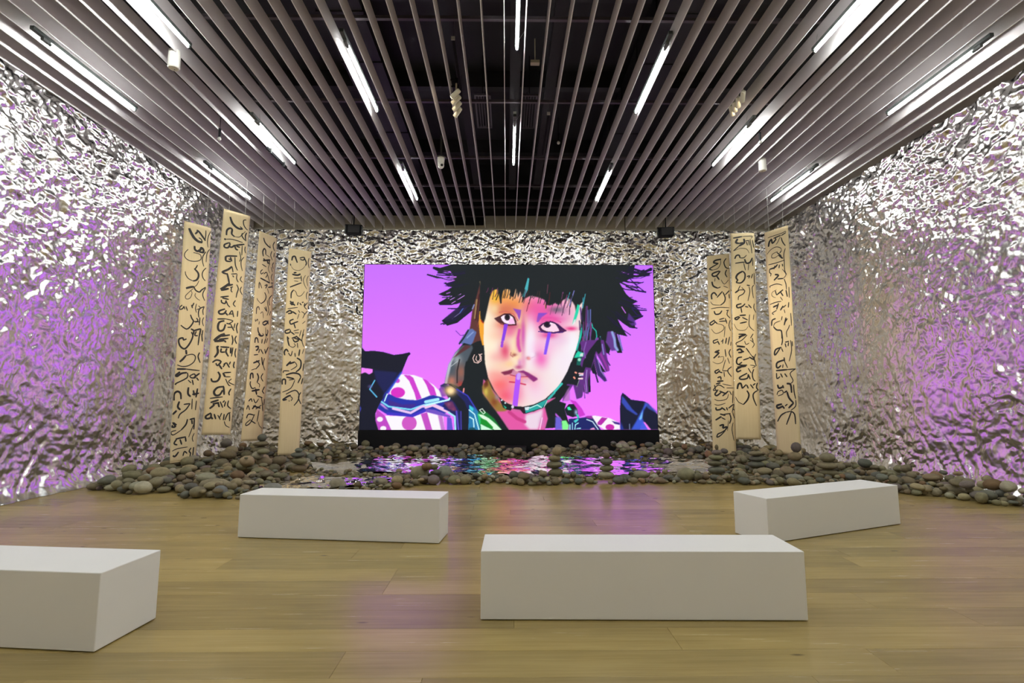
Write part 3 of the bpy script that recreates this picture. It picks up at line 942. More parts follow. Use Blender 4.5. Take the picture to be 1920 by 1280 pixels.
# ------------------------------------------------------------------ calligraphy scrolls
INK = [
 "29 181,238 258,396 379,570 533,670 687,668;13 687,668 636,560 541,517;20 450,240 545,282 683,433 803,573;18 500,275 406,413;11 794,156 801,364 782,540;9 978,143 901,375 879,610 918,810;24 410,881 425,1009 521,1061 626,979 658,895 734,933 748,1043 650,1067 557,1052;9 189,1066 87,1221 78,1371 195,1475 363,1493 545,1444 668,1347 659,1198 563,1145 379,1152;9 985,869 890,1065 876,1413;11 849,999 750,1176 725,1372 796,1603;13 555,1600 490,1746 437,1777;20 455,1773 592,1894 620,2039 555,2185 429,2248;9 429,2248 259,2189 158,2060 131,1935;11 891,1638 789,1775 754,1935 808,2076 895,2153;22 190,2575 352,2499 480,2464;15 480,2464 544,2583 695,2630 764,2541 922,2396;7 648,2185 568,2390 445,2489;7 465,2523 309,2702 190,2873 234,2977 360,2918 422,2719 360,2618;7 551,2695 540,2811 639,2906 735,2946;11 924,2434 842,2603 834,2757 920,2932;13 100,3223 15,3330 36,3400 127,3349 159,3269 203,3374;11 233,3257 299,3415;13 432,3168 477,3292;13 520,3078 455,3239;9 614,3100 589,3293 636,3437;9 693,3162 773,3244 629,3324;13 916,3162 755,3265 710,3425 741,3610;11 916,3162 871,3322 901,3490;15 419,3546 484,3687 547,3790 447,3993 305,4106 92,3986;13 565,3788 770,3776;13 649,3643 711,3728 623,3817;13 777,3604 779,3908;9 925,3581 880,3741 937,3924;18 472,4083 588,4143 562,4317;18 570,4146 843,4033;18 843,4033 806,4323;15 682,4150 636,4307 749,4312;13 921,4079 900,4330;18 498,4199 566,4347 468,4634 305,4848 145,4787 65,4641 69,4506 202,4451 226,4526 340,4473;14 810,4197 783,4676;14 890,4226 929,4520;21 347,4882 377,5055;21 141,5349 252,5242 360,5095;11 360,5095 591,5033 714,5119 669,5321 463,5477 230,5508 62,5461;14 859,4946 812,5110 905,5339;18 60,5615 393,5600;11 393,5600 905,5638;21 184,5714 35,5841 96,5875 246,5768 440,5733;14 460,5732 453,5928 54,6149 76,6186;14 565,5842 718,5771 766,5906 610,5917 546,5843;18 707,5911 912,5737;14 654,5993 706,6187;14 805,5904 891,6017;11 497,6004 622,6114;21 34,6767 19,6537 131,6435 254,6506 287,6719;21 535,6276 530,6512 636,6625;18 719,6384 771,6580;18 872,6316 835,6656;18 690,6544 943,6492;11 700,6701 707,7096;11 863,6774 847,7132;21 233,6799 186,6994 293,7108;21 15,7270 156,7131;14 398,6910 633,6882;14 633,6882 490,7102 283,7264 233,7420;18 50,7655 15,7713 153,7712 44,7559 189,7654;16 572,7454 526,7651 360,7848;11 360,7848 112,8003 15,7964 25,7887 182,7848;16 652,7473 848,7430;16 828,7430 836,7847;16 733,7491 763,7649;9 805,7689 656,8124;16 240,8140 132,8313 255,8373;16 182,8158 555,8103;16 342,8179 414,8376;16 537,8123 567,8280;9 865,7986 798,8165 847,8304;9 70,8582 264,8509 640,8478;18 99,8738 182,8779 311,8627;14 481,8789 531,8633 635,8715;14 782,8521 710,8638 775,8719 744,8857;14 880,8504 872,8682 863,8841",
 "24 249,260 338,474 472,602 616,655 752,624;12 752,624 642,554;12 857,211 756,260 770,424 851,551 944,618;20 182,1050 181,849 275,731 364,762 364,947 475,1028;8 475,1028 646,1001 740,882 863,697;14 768,799 743,918 877,1069;14 919,738 879,881 914,1097;20 112,1226 181,1223;10 180,1216 418,1162 800,1183;18 295,1334 149,1444 159,1552 279,1540 335,1397 310,1311;18 308,1478 412,1488 506,1372;18 506,1372 570,1523 658,1538;18 507,1390 874,1239;16 578,1409 716,1411;10 794,1316 812,1724;10 715,1598 787,1842 749,2001;10 916,1322 911,1474 956,1594;20 646,1802 276,1891 236,2011 277,2093 430,2076;18 397,1899 464,2068;14 336,1987 442,2018;12 565,1859 611,2183 713,2383;10 902,1777 813,1949 832,2169 899,2360;22 498,2264 358,2425 167,2577 341,2613;18 338,2577 407,2784 459,2995;12 499,2283 552,2494;12 491,2581 707,2516;12 546,2625 603,2687;10 709,2534 708,2721 787,2854;10 884,2589 845,2729 937,2822;26 162,3275 319,3134 473,2956;24 182,3308 459,3181;20 382,3085 594,2987;12 505,3135 602,3078;12 555,3125 550,3256 604,3301;12 728,2960 808,3112 774,3306 756,3496;10 919,3014 881,3172 980,3341;16 485,3491 190,3582;16 259,3606 496,3619;16 233,3684 259,3790 378,3806 400,3673;12 400,3673 482,3844 573,3921;12 748,3610 678,3772 770,3868;20 397,4025 190,4151 233,4254 380,4212 451,4071;18 408,4152 518,4264;12 550,4241 650,4038;12 563,4201 695,4180;12 666,4035 739,4304;12 866,4020 870,4264;15 162,4470 449,4415;11 449,4415 726,4453 608,4573;22 420,4500 246,4586 209,4792 275,4923 415,4864 468,4634;13 500,4589 683,4602;13 550,4744 711,4721;13 667,4625 795,4852;11 806,4543 786,4751;13 912,4507 873,4697 928,4935;29 113,5345 294,5142 482,5016;26 133,5362 486,5279;18 287,5263 623,5180;18 366,5133 665,5033;18 486,5279 547,5352;13 738,5043 790,5240 769,5427;13 901,5042 858,5191 934,5366;22 239,5550 296,5785 188,5996;20 241,5570 311,5542;18 366,5556 688,5538;18 407,5611 401,5753 543,5738;18 603,5589 579,5734 683,5906;18 742,5532 744,5777;13 813,5524 789,5894;13 924,5552 904,5759 946,5919;18 135,6202 268,6089 433,6133 322,6305 261,6210;18 372,6260 494,6431;15 532,6245 631,6155;13 522,6348 583,6220;15 631,6155 754,6347;13 770,6101 737,6226;15 912,6087 890,6253 926,6352;20 360,6543 445,6698 373,6905 199,6937 146,6821;20 541,6569 625,6724;15 576,6566 822,6525;11 625,6724 819,6709;11 649,6804 775,7040 847,7055;11 861,6788 765,6918 985,7026;22 621,7111 395,7165 286,7333 350,7470 489,7443 580,7255;20 603,7112 647,7434;15 874,7176 806,7344 842,7445;13 167,7599 601,7518;20 198,7758 471,7646;20 274,7815 496,7746;20 184,7999 345,7833;18 461,7747 511,7927;13 528,7704 636,7943;13 619,7741 683,7657;13 823,7650 804,7855 936,7974;13 721,7696 685,7901;20 250,8158 86,8282 112,8381 248,8338 252,8178;18 264,8318 323,8397;15 358,8195 427,8395;11 484,8232 586,8412;11 617,8147 546,8352;13 708,8185 692,8430;13 744,8429 830,8182 930,8117;13 897,8139 922,8467;9 730,8470 795,8632 941,8713",
 "18 236,235 317,407 483,512 642,560;8 642,560 576,421;14 865,202 778,374 818,522 894,619;18 285,1051 239,867 299,710 379,744 400,937;8 400,937 634,985;12 730,673 676,892 795,1077;12 887,703 856,916;20 295,1147 404,1215;20 281,1251 670,1095;20 502,1186 565,1307;16 621,1110 616,1313;12 879,1153 816,1294 880,1438;8 661,1259 587,1522 704,1690;10 750,1394 846,1610;12 249,1418 481,1472;12 298,1642 209,1746 246,1855 359,1745;12 367,1822 505,1705 565,1809 480,1952;10 590,1802 718,2091;10 852,1669 796,1868 883,2006;18 216,2040 544,2095;18 544,2095 746,2124;12 191,2501 186,2225 335,2466;14 467,2315 608,2239 527,2420;16 668,2345 905,2245;12 794,2111 939,2073;12 870,2132 913,2325;8 624,2397 742,2610;14 497,2607 600,2764 534,2979 355,3137;8 355,3137 173,3018 141,2946;12 916,2630 785,2802 776,2966 838,3115;10 673,2908 747,3175 809,3324 736,3582;12 165,3630 162,3375 251,3298 312,3424;12 561,3254 670,3393;12 628,3200 722,3423;8 375,3571 485,3470 559,3736;10 907,3345 854,3559;10 141,3852 160,3947 258,3831 268,3928;10 361,3912 352,4052;18 531,3942 711,3829 789,3896 634,4024 533,3961;12 802,3772 843,3967;18 317,4177 360,4369 539,4521 650,4444;8 650,4444 574,4396;12 816,4195 848,4291 816,4459;8 714,4111 780,4586;18 371,4456 480,4526 630,4482;18 751,4397 835,4472;18 232,4865 238,4670 339,4656 408,4841;13 594,4641 587,4839;13 769,4593 715,4843;9 868,4556 812,4786;20 275,5032 423,4992 410,5124 314,5179;13 509,5090 475,5269;13 559,5084 704,5285;11 759,5058 829,5271;13 928,4947 825,5227;13 234,5383 456,5336;20 243,5727 555,5587;15 381,5605 569,5739 391,5974;15 641,5425 722,5768;11 794,5452 743,5722 850,5978;9 173,6035 389,5952;20 162,6423 166,6208 262,6179 305,6371;18 482,6140 571,6308 518,6531;13 777,6117 694,6299 808,6468;15 195,6507 183,6637 298,6804 464,6752;9 518,6531 648,6610 635,6743;22 284,6913 667,6829;20 468,6795 541,7054;13 793,6867 901,6995;13 900,6684 817,6866;15 180,7348 290,7237 351,7365;13 411,7233 524,7405 653,7226;13 569,7097 843,7175;11 795,7177 869,7485;11 944,7216 941,7484;13 117,7693 172,7520 263,7713;18 379,7669 532,7492;18 415,7538 784,7619;13 547,7667 821,7486;13 862,7396 915,7751;15 152,8058 231,7886 522,7929;13 519,7885 359,8233 181,8360 149,8273 347,8103;13 351,8146 601,8280;13 719,7709 665,8193;7 713,8193 799,8371 950,8486",
 "20 148,548 171,384 271,341 318,441 390,611;12 87,697 114,793;16 502,433 647,451 702,341 619,326 479,388;16 703,361 797,549 763,675;6 763,675 631,856 452,955 245,933 135,809;10 905,309 878,536 942,769;22 197,1160 424,1168 563,1088;18 255,1092 376,1055;12 269,1330 595,1265;12 588,1165 625,1422;8 297,1447 482,1441;16 129,1749 369,1617 629,1481;8 791,1115 702,1330 778,1562 892,1729;8 935,1115 865,1307 924,1583;16 208,2239 206,1999 300,1847;8 300,1847 409,1933 480,2085 644,2064 796,1843;10 940,1844 888,1993 921,2191;22 173,2483 333,2384;20 166,2364 404,2536;18 216,2518 380,2479;14 506,2504 538,2359;14 602,2392 691,2482;14 704,2359 785,2329;14 849,2362 818,2527;12 971,2327 839,2525 949,2633;10 83,2713 532,2601;20 32,2898 191,2781 279,2871 116,2929;18 296,2809 489,2908;10 561,2719 650,2829;10 709,2762 859,2846 789,3056;10 975,2712 862,2887;18 379,3141 218,3238 268,3373 430,3296 592,3219;16 389,3300 486,3531;8 612,2874 544,3123;8 921,3164 784,3300;18 240,3596 37,3695 85,3791 248,3735 262,3614;16 289,3711 462,3815;10 411,3659 656,3575;10 457,3735 664,3715;10 760,3585 695,3874;10 882,3532 820,3862;16 135,3926 225,4038;16 347,3986 591,3884;18 149,3966 209,4201 262,4327;9 262,4327 426,4379 534,4282 460,4201;18 445,3961 678,4028 502,4131 403,4009;18 531,3865 816,4059;11 618,4165 654,4382;11 887,3743 814,4015 924,4315;20 83,4756 51,4606 135,4490 233,4592;13 236,4635 357,4757 412,4534;13 532,4612 565,4785;18 749,4440 722,4729;9 930,4403 876,4628;22 179,5207 372,4997;20 310,5110 556,5005;11 556,5005 659,5174 395,5367;20 636,4823 827,4941 824,5250 630,5440;13 971,5041 947,5375;13 60,5520 77,5432 329,5415;20 180,5600 495,5492 772,5519 873,5645;18 208,5685 556,5730;20 44,6021 32,5826 169,5797 182,6014;11 331,5809 603,5749;11 606,5793 444,6153 64,6347;15 873,5645 752,5917;15 967,5683 916,5952;20 83,6673 328,6509 463,6459;18 108,6694 290,6642;15 230,6426 634,6231 829,6398 800,6664 630,6892;11 443,6504 541,6587 478,6700;11 385,6682 411,6725;15 916,6306 815,6531 949,6813",
 "22 637,223 371,254 306,349 508,413;16 508,413 156,580 113,637 234,692;8 234,692 480,636 611,404 596,238;14 863,208 754,379 827,632 968,688;20 537,765 228,856 265,984 428,959 577,769;18 407,978 523,1174;8 343,1074 317,1237;14 864,738 796,915 872,1086;8 604,1182 738,1400 928,1214;20 196,1225 250,1436 449,1558;12 449,1558 572,1507;8 695,1477 894,1577;20 169,2049 156,1841 280,1748 397,1903;16 394,1985 646,1719;16 665,1761 757,2015 710,2215 543,2346;8 543,2346 222,2301 105,2147;14 951,1704 762,1892;12 925,1865 937,2070;10 115,2479 500,2445 922,2497;18 253,2592 308,2740 490,2732 595,2596;12 777,2609 898,2597;12 857,2614 810,2795 945,2967;18 259,3005 54,3137 111,3223 276,3109;16 238,3045 374,3177;14 461,2997 684,2950;14 458,3079 800,3080;8 354,3176 633,3274 625,3479 299,3626 105,3409;12 724,2953 796,3202;10 942,3048 873,3289 945,3537;8 711,3320 654,3808;15 382,3886 183,3945 202,4058 357,3998;15 358,3953 439,4136;11 509,4004 622,3920;11 601,3874 572,4097;15 756,3837 703,4102;13 888,3799 810,4152;9 946,4024 918,4201;22 431,4382 232,4465 406,4494 158,4733;11 355,4717 423,4629;7 399,4696 596,4679 545,4902 324,4985 110,4889;13 673,4347 704,4683;13 912,4356 841,4509 920,4734;9 768,4730 846,4999;9 678,4816 531,5305;18 381,5234 205,5320 267,5412 423,5280;15 378,5346 528,5394;11 531,5305 791,5310;11 595,5351 609,5575;13 928,5135 748,5309 912,5579;18 304,5615 435,5572 453,5707;20 277,5772 559,5753;18 230,5884 426,5841;13 92,6153 337,5930 592,6067;13 164,5928 200,6154;9 512,5887 898,5980;13 91,6176 330,6155;9 679,6067 981,6069;20 286,6177 173,6334 257,6402 456,6245;18 371,6200 669,6335;18 494,6424 760,6201;11 804,6202 884,6380;11 955,6202 914,6736;9 144,6560 314,6627 662,6559 756,6335;9 137,6785 308,6829 613,6738;20 197,6920 215,7033 388,7008 477,6918;18 455,6940 602,7051;15 650,6916 688,7050;15 734,6960 956,6780;11 977,6780 879,7137;11 907,6958 985,7046;20 158,7485 421,7322;18 360,7211 594,7275;13 419,7367 588,7454;13 510,7231 813,7182;15 770,7183 826,7405 754,7629;9 900,7136 977,7402;22 322,7729 495,7680 448,7815;20 447,7838 642,7766 573,7902;15 573,7902 398,8019 246,8091 199,8227 351,8155 573,7924;7 716,7496 658,7944;9 906,7581 852,7894 922,8359",
 "18 95,225 467,164;8 467,164 897,144 854,244;24 289,264 207,425 342,465;24 542,264 556,444 338,585;20 342,465 537,444;12 338,585 99,805;12 617,364 734,344;12 655,404 689,564;12 755,324 767,564;10 814,284 872,924;12 910,324 958,664;6 119,805 374,705 645,724 756,924;18 148,1166 210,1025 327,1005 362,1125;10 362,1125 517,1124 637,1004;20 554,1184 626,1364 782,1324 885,1123;14 162,1366 434,1325 550,1324;10 510,1365 578,1684;8 721,1404 694,1684;10 902,1203 893,1483;22 461,1725 265,1846 184,2006 258,2126;18 461,1725 554,1844 528,2085 370,2246 178,2227;16 258,2106 178,2227;14 628,1964 763,1923;12 702,2044 763,1923;12 881,1843 818,2043;10 941,1803 943,2322;10 347,2366 246,2567;18 128,2688 284,2566;12 246,2567 514,2565 471,2725 277,2847 253,3007;8 403,2445 551,2605;14 616,2344 750,2363;10 710,2404 742,2643 653,3044;10 923,2342 842,2483 886,2922;18 383,3166 190,3228 225,3347 417,3286 535,3165;14 359,3346 391,3566;14 532,3285 664,3324;14 668,3204 796,3363;10 917,3162 891,3362 980,3561;18 272,3727 99,3809 174,3868 310,3747;18 292,3687 559,3665;16 302,4027 588,3964;14 404,3766 629,3884;10 712,3643 684,3923 696,4163 879,4361;8 883,3642 856,3882;6 55,4050 200,4309 502,4325 639,4164;16 233,4508 535,4505;14 459,4506 228,4709;10 838,4481 718,4683;22 237,4628 549,4515;11 590,4537 378,4758 128,4892 146,4979;9 479,4800 537,4952 662,4885;11 792,4665 828,4839;9 707,4754 866,4926 779,5102;22 145,5023 493,5062;22 140,5219 285,5152 364,5282 199,5306;18 324,5217 446,5281;13 532,5105 670,5321;9 670,5321 807,5538;18 358,5500 172,5547 126,5766 307,5851 552,5847;15 395,5631 643,5540;15 352,5719 227,5808;18 644,5496 845,5624;15 789,5451 883,5711;11 914,5362 846,5581 919,5885;9 675,5845 878,5886 753,5975;20 305,5938 119,6028 157,6137 302,6069;20 142,5941 510,5891;11 590,5977 706,6194;18 543,6196 233,6376 291,6463 537,6415 582,6239;15 582,6239 657,6456;13 813,6018 745,6237 779,6454 858,6540;22 118,6881 164,6683 267,6638 322,6855;15 322,6855 489,6678;15 508,6699 565,6851;15 651,6675 768,6847;15 751,6717 855,6628;15 937,6604 890,6801 968,6931;18 502,6939 578,7113 511,7332 344,7532;9 344,7532 145,7426 29,7210;15 927,6932 761,7066 755,7284 867,7587",
 "8 136,271 273,255 703,250 900,216 874,316;12 876,281 716,344;22 151,646 202,456 306,357;20 306,357 333,548 496,428;14 384,360 698,321;14 494,464 463,346;8 676,369 566,557 482,644;12 712,415 758,609 862,798;8 74,941 239,799 476,744 665,837 696,954;12 500,977 682,1168;18 570,1104 733,1289;8 541,951 304,1001 275,1141 409,1174 570,1104;12 696,954 613,1042;10 855,904 783,1120 781,1444;10 103,1395 434,1400 786,1373;18 149,1592 384,1572 507,1472;14 389,1499 341,1635;12 583,1507 554,1647;12 700,1498 712,1609;12 149,1592 141,1720 214,1792;10 788,1338 780,1769 845,1962;10 169,1893 216,1773;20 366,1861 517,1930 312,2089;14 469,2066 700,2095;8 700,2095 826,1958 686,1712;10 737,2121 800,2349 806,2567;10 140,2350 125,2292 418,2257 645,2356;6 403,2493 204,2566 195,2713 344,2813;12 343,2518 389,2710;16 671,2542 389,2710;14 569,2633 655,2793;14 785,2581 826,2858;8 538,2809 625,2969;10 908,2477 900,2906;10 77,3045 332,2995 565,2996;18 204,3177 402,3116;16 445,3050 352,3292;10 350,3328 151,3410 224,3476;16 630,3188 503,3351;12 747,3170 625,3260;12 869,3081 836,3291;8 659,3338 688,3487;16 291,3651 133,3704 99,3923;10 565,3597 516,3754;16 715,3671 619,3967;12 770,3715 665,3846;10 918,3519 924,4021;8 477,3768 241,3829 174,3969;16 174,3969 300,4113 490,4171 489,4482;10 850,3977 783,4113 697,4248 704,4448;13 509,4273 512,4552 458,4746;18 453,4826 217,4887 144,5043 183,5107 387,4860;11 450,4865 504,5009;13 610,4680 641,4841;13 612,4640 782,4616;13 759,4653 728,4808;11 847,4582 864,4976 732,5400;11 908,4627 916,4823;20 547,5330 247,5413 195,5572 254,5635 386,5541;15 532,5230 543,5390;11 543,5390 653,5653;11 473,5505 443,5644;18 164,5740 627,5719;11 627,5719 985,5706;15 179,5834 186,6057 317,5980;15 345,5860 419,6023;15 513,5866 609,6008;11 985,5706 743,5874 851,6152 739,6268;22 192,6299 246,6441 417,6383;18 400,6322 434,6443;11 146,6703 195,6582 367,6522 400,6663 185,6744;15 444,6623 575,6543;22 572,6265 737,6307 758,6623;22 572,6583 641,6821 817,7016;13 862,6309 866,6584 911,6858;24 332,7064 119,7129 155,7230 369,7144;20 329,7125 426,7242;13 453,7142 563,7060;20 817,7016 595,7218;11 908,6897 893,7132 695,7294;15 101,7759 263,7509 480,7380;11 480,7380 692,7334;15 713,7333 471,7860;15 692,7334 831,7447 849,7819",
]
def scroll(label, TL, TR, BL, BR, ink, bow=0.0, curl=0.0):
    TL, TR, BL, BR = [Vector(p) for p in (TL, TR, BL, BR)]
    base = (TL + TR) / 2; base.z = 0
    t = thing('calligraphy_scroll', label, 'scroll', base, 0, None)
    across = (TR - TL).normalized()
    nrm = across.cross(Vector((0, 0, 1))).normalized()
    if nrm.y > 0: nrm = -nrm
    def at(u, v, off=0.0):
        p = TL * (1 - u) * (1 - v) + TR * u * (1 - v) + BL * (1 - u) * v + BR * u * v
        d = bow * math.sin(math.pi * v) + 0.012 * math.sin(math.pi * u) * math.sin(2.2 * v * math.pi + u)
        d += curl * max(0, v - 0.9) * 10 * (1 - u) ** 2
        return p + nrm * (d + off) - base
    NU, NV = 8, 72
    F = np.array([[at(i / NU, j / NV, 0.002) for i in range(NU + 1)] for j in range(NV + 1)])
    me = grid_mesh('scroll_sheet', F)
    sheet = link('scroll_sheet', me, M['cloth'], t)
    so = sheet.modifiers.new('thickness', 'SOLIDIFY'); so.thickness = 0.003; so.offset = 0
    verts, faces = [], []
    for st in ink.split(';'):
        h, *pts = st.split()
        w = float(h) / 1000 * 0.85
        P = [Vector((int(a) / 1000, int(b) / 9000)) for a, b in (q.split(',') for q in pts)]
        # smooth the stroke through its points
        C = []
        for i in range(len(P) - 1):
            p0 = P[max(0, i - 1)]; p1 = P[i]; p2 = P[i + 1]; p3 = P[min(len(P) - 1, i + 2)]
            for s in range(3):
                q = s / 3
                C.append(0.5 * ((2 * p1) + (p2 - p0) * q + (2 * p0 - 5 * p1 + 4 * p2 - p3) * q * q + (3 * p1 - p0 - 3 * p2 + p3) * q ** 3))
        C.append(P[-1])
        n0 = len(verts)
        for i, c in enumerate(C):
            a = C[max(0, i - 1)]; b = C[min(len(C) - 1, i + 1)]
            d = Vector(((b.x - a.x) * 0.54, (b.y - a.y) * 4.85))
            d = d.normalized() if d.length > 1e-7 else Vector((1, 0))
            f = i / (len(C) - 1)
            ww = w * (0.72 + 0.45 * math.sin(min(1, f * 2.2 + 0.25) * math.pi * 0.5) - 0.55 * max(0, f - 0.7) / 0.3 * 0.6)
            nx, ny = -d.y * ww / 0.54, d.x * ww / 4.85
            verts.append(at(min(0.998, max(0.002, c.x + nx)), c.y + ny, 0.007)); verts.append(at(min(0.998, max(0.002, c.x - nx)), c.y - ny, 0.007))
        for i in range(len(C) - 1):
            k = n0 + 2 * i
            faces.append((k, k + 1, k + 3, k + 2))
    me = bpy.data.meshes.new('brush_lettering'); me.from_pydata(verts, [], faces)
    link('brush_lettering', me, M['ink'], t)['kind'] = 'stuff'
    # folded hem along the lower edge and top edge
    for nm, v in (('top_hem', 0.002), ('bottom_hem', 0.998)):
        cyls(nm, M['cloth'], t, (at(0.0, v, 0.002), at(1.0, v, 0.002), 0.0055), seg=6)
    # two hanging wires up to the baffles
    for u in (0.2, 0.8):
        p = at(u, 0)
        q = Vector((p.x + (0.02 if u > .5 else -0.02), p.y - 0.03, SLAT_Z + 0.12))
        cyls('hanging_wire', M['wire'], t, (p, q, 0.0022), seg=5)
    return t
scroll('leftmost scroll, its curling foot resting on the stones', (-6.47, 9.80, 5.00), (-6.19, 10.24, 5.00), (-6.43, 9.80, 0.24), (-6.19, 10.24, 0.24), INK[0], 0.02, 0.05)
scroll('highest-hung of the left scrolls, second from the left wall', (-6.16, 10.6, 5.56), (-5.79, 11.0, 5.54), (-6.32, 10.6, 0.71), (-5.94, 11.0, 0.68), INK[1], -0.02)
scroll('narrow-looking pinkish scroll, third from the left wall', (-5.77, 11.4, 5.34), (-5.61, 11.95, 5.33), (-5.92, 11.4, 0.51), (-5.72, 11.95, 0.48), INK[2], 0.02)
scroll('fourth left scroll, blank lower third, nearest left of the screen', (-5.15, 11.6, 4.99), (-4.76, 11.95, 5.0), (-5.18, 11.6, 0.18), (-4.84, 11.95, 0.14), INK[3], -0.01)
scroll('scroll nearest right of the screen, reaching down to the stones', (5.05, 12.3, 5.02), (5.53, 12.1, 5.03), (4.99, 12.3, 0.10), (5.47, 12.1, 0.10), INK[4], 0.02)
scroll('middle of the three right scrolls, ending well above the stones', (5.45, 11.8, 5.45), (6.03, 11.8, 5.46), (5.34, 11.8, 0.51), (5.93, 11.8, 0.50), INK[5], -0.02)
scroll('rightmost scroll, pinkish blank foot beside the right foil wall', (5.91, 11.1, 5.23), (6.20, 10.65, 5.25), (5.92, 11.1, 0.27), (6.19, 10.65, 0.26), INK[6], 0.015)

# ------------------------------------------------------------------ tube lights
def slat_offset(x):
    return -0.04 + SP * round((x + 0.04) / SP) - x
def tube_light(x, y0, y1, TZ, label, group=None, socket_first=True):
    t = thing('tube_light', label, 'light', (x, (y0 + y1) / 2, SLAT_Z), 0, group)
    h = (y1 - y0) / 2
    z = TZ - SLAT_Z
    e = 0.28 if socket_first else 0.04
    boxes('light_housing', M['housing'], t, (-0.028, 0.028, -h - e, h + 0.04, z + 0.024, z + 0.075), bevel=0.004)
    cyls('tube', M['tube'], t, ((0, -h, z), (0, h, z), 0.014), seg=10)
    for s in (-1, 1):
        cyls('tube_cap', M['housing'], t, ((0, s * h, z), (0, s * (h + 0.03), z), 0.018))
        boxes('clip', M['wire'], t, (-0.02, 0.02, s * h * 0.72 - 0.006, s * h * 0.72 + 0.006, z + 0.014, z + 0.032))
        cyls('hanger', M['wire'], t, ((0, s * h * 0.97, z + 0.08), (slat_offset(x), s * h * 0.97, z + 0.25), 0.003), seg=5)
    if socket_first:
        boxes('socket', M['trim_grey'], t, (-0.022, 0.022, -h - 0.13, -h - 0.035, z - 0.012, z + 0.03), bevel=0.003)
    return t
ROWS = [(-6.13, 0, 'outermost left', 6.185), (-4.30, 1, 'second left', 6.185), (-2.20, 0, 'third left', 6.29), (0.137, 1, 'central', 6.30),
        (2.19, 0, 'third right', 6.29), (4.21, 1, 'second right', 6.185), (6.38, 0, 'outermost right', 6.185)]
for x, even, nm, tz in ROWS:
    f = (tz - 1.5) / 4.7
    spans = [(4.92, 6.35), (8.32, 9.77)] if even else [(6.35, 7.87), (10.08, 11.62)]
    hid = [(1.4, 2.85), (-2.0, -0.55)] if even else [(2.6, 4.1), (-1.15, 0.35)]
    for (a, b), w in zip(spans, ('nearer', 'farther')):
        tube_light(x, a * f, b * f, tz, '%s of the two lit tubes in the %s row under the slats' % (w, nm))
    for (a, b), w in zip(hid, ('overhead', 'behind the viewpoint')):
        tube_light(x, a, b, tz, 'lit tube of the %s row, out of the picture %s' % (nm, w))

# ------------------------------------------------------------------ spotlights on the baffles
def spotlight(label, group, x, y, z, aim, lamp=None):
    t = thing('spotlight', label, 'spotlight', (x, y, z), 0, group)
    d = (Vector(aim) - Vector((x, y, z))).normalized()
    cyls('track_adapter', M['case'], t, ((0, 0, 0.16), (0, 0, 0.24), 0.03))
    cyls('stem', M['cream'], t, ((0, 0, 0.03), (0, 0, 0.17), 0.014))
    cyls('mount_arm', M['case'], t, ((0, 0, 0.22), (slat_offset(x), 0, 0.22), 0.014), seg=6)
    cyls('lamp_head', M['cream'], t, (-d * 0.06, d * 0.10, 0.038), (-d * 0.072, -d * 0.06, 0.03, 0.038), seg=16)
    cyls('lens', M['lamp_face'], t, (d * 0.098, d * 0.102, 0.029), seg=16)
    ld = bpy.data.lights.new('spot_beam', 'SPOT')
    ld.energy = lamp or SPOT_W; ld.color = (1.0, 0.83, 0.60); ld.spot_size = math.radians(34); ld.spot_blend = 0.8; ld.shadow_soft_size = 0.03
    lo = bpy.data.objects.new('spot_beam', ld); COL.objects.link(lo); lo.parent = t
    lo.location = d * 0.15
    lo.rotation_euler = d.to_track_quat('-Z', 'Y').to_euler()
SPOT_W = 230
for i, (y, aim, w) in enumerate(((7.42, (-6.3, 10.0, 2.6), 'top'), (7.54, (-6.05, 10.8, 3.0), 'second'), (7.66, (-5.75, 11.6, 2.9), 'third'), (7.78, (-5.0, 11.8, 2.5), 'lowest'))):
    spotlight('cream spotlight left of centre, %s of its cluster of four' % w, 'left spotlight cluster', -0.80, y, SLAT_Z - 0.02 - 0.03 * i, aim)
for i, (y, aim, w) in enumerate(((7.42, (5.2, 12.2, 2.5), 'topmost'), (7.58, (5.7, 11.8, 2.9), 'second from top'), (7.70, (5.8, 11.6, 3.2), 'third from top'), (7.82, (6.05, 10.9, 2.7), 'bottom'))):
    spotlight('cream spotlight among the right-hand slats, %s of its four' % w, 'right spotlight cluster', 3.73, y, SLAT_Z - 0.03, aim)
for i, (x, nm) in enumerate(((-0.78, 'left'), (0.14, 'middle'), (0.76, 'right'))):
    t = thing('lighting_track', 'black lighting track with white end cap above the slats, %s one' % nm, 'track', (x, 7.2, 6.62), 0, 'lighting tracks')
    y0, y1 = ((-0.47, 1.0), (1.44, 3.2), (1.45, 3.0))[i]
    boxes('track_rail', M['case'], t, (-0.018, 0.018, y0, y1, 0, 0.035))
    boxes('end_cap', M['white'], t, (-0.028, 0.028, y0 - 0.012, y0, -0.012, 0.044))
    for yy in (y0 + 0.1, y1 - 0.1):
        cyls('hanger', M['steel_dark'], t, ((0, yy, 0.03), (0, yy, 0.40), 0.006), seg=6)

# ------------------------------------------------------------------ small ceiling fixtures
def canister(label, x, y):
    t = thing('ceiling_speaker', label, 'speaker', (x, y, SLAT_Z), 0)
    bm = bmesh.new()
    add_cyl(bm, (0, 0, -0.19), (0, 0, 0.05), 0.075, seg=24)
    add_cyl(bm, (0, 0, -0.205), (0, 0, -0.19), 0.066, 0.075, seg=24)
    link('speaker_can', bm_mesh('speaker_can', bm), M['white'], t)
    cyls('speaker_ring', M['cream'], t, ((0, 0, -0.209), (0, 0, -0.203), 0.05), seg=20)
    cyls('speaker_port', M['trim_grey'], t, ((0, 0.02, -0.212), (0, 0.02, -0.208), 0.008), seg=8)
canister('white cylinder speaker among the left slats', -4.66, 6.60)
canister('white cylinder speaker among the right slats', 5.20, 9.70)

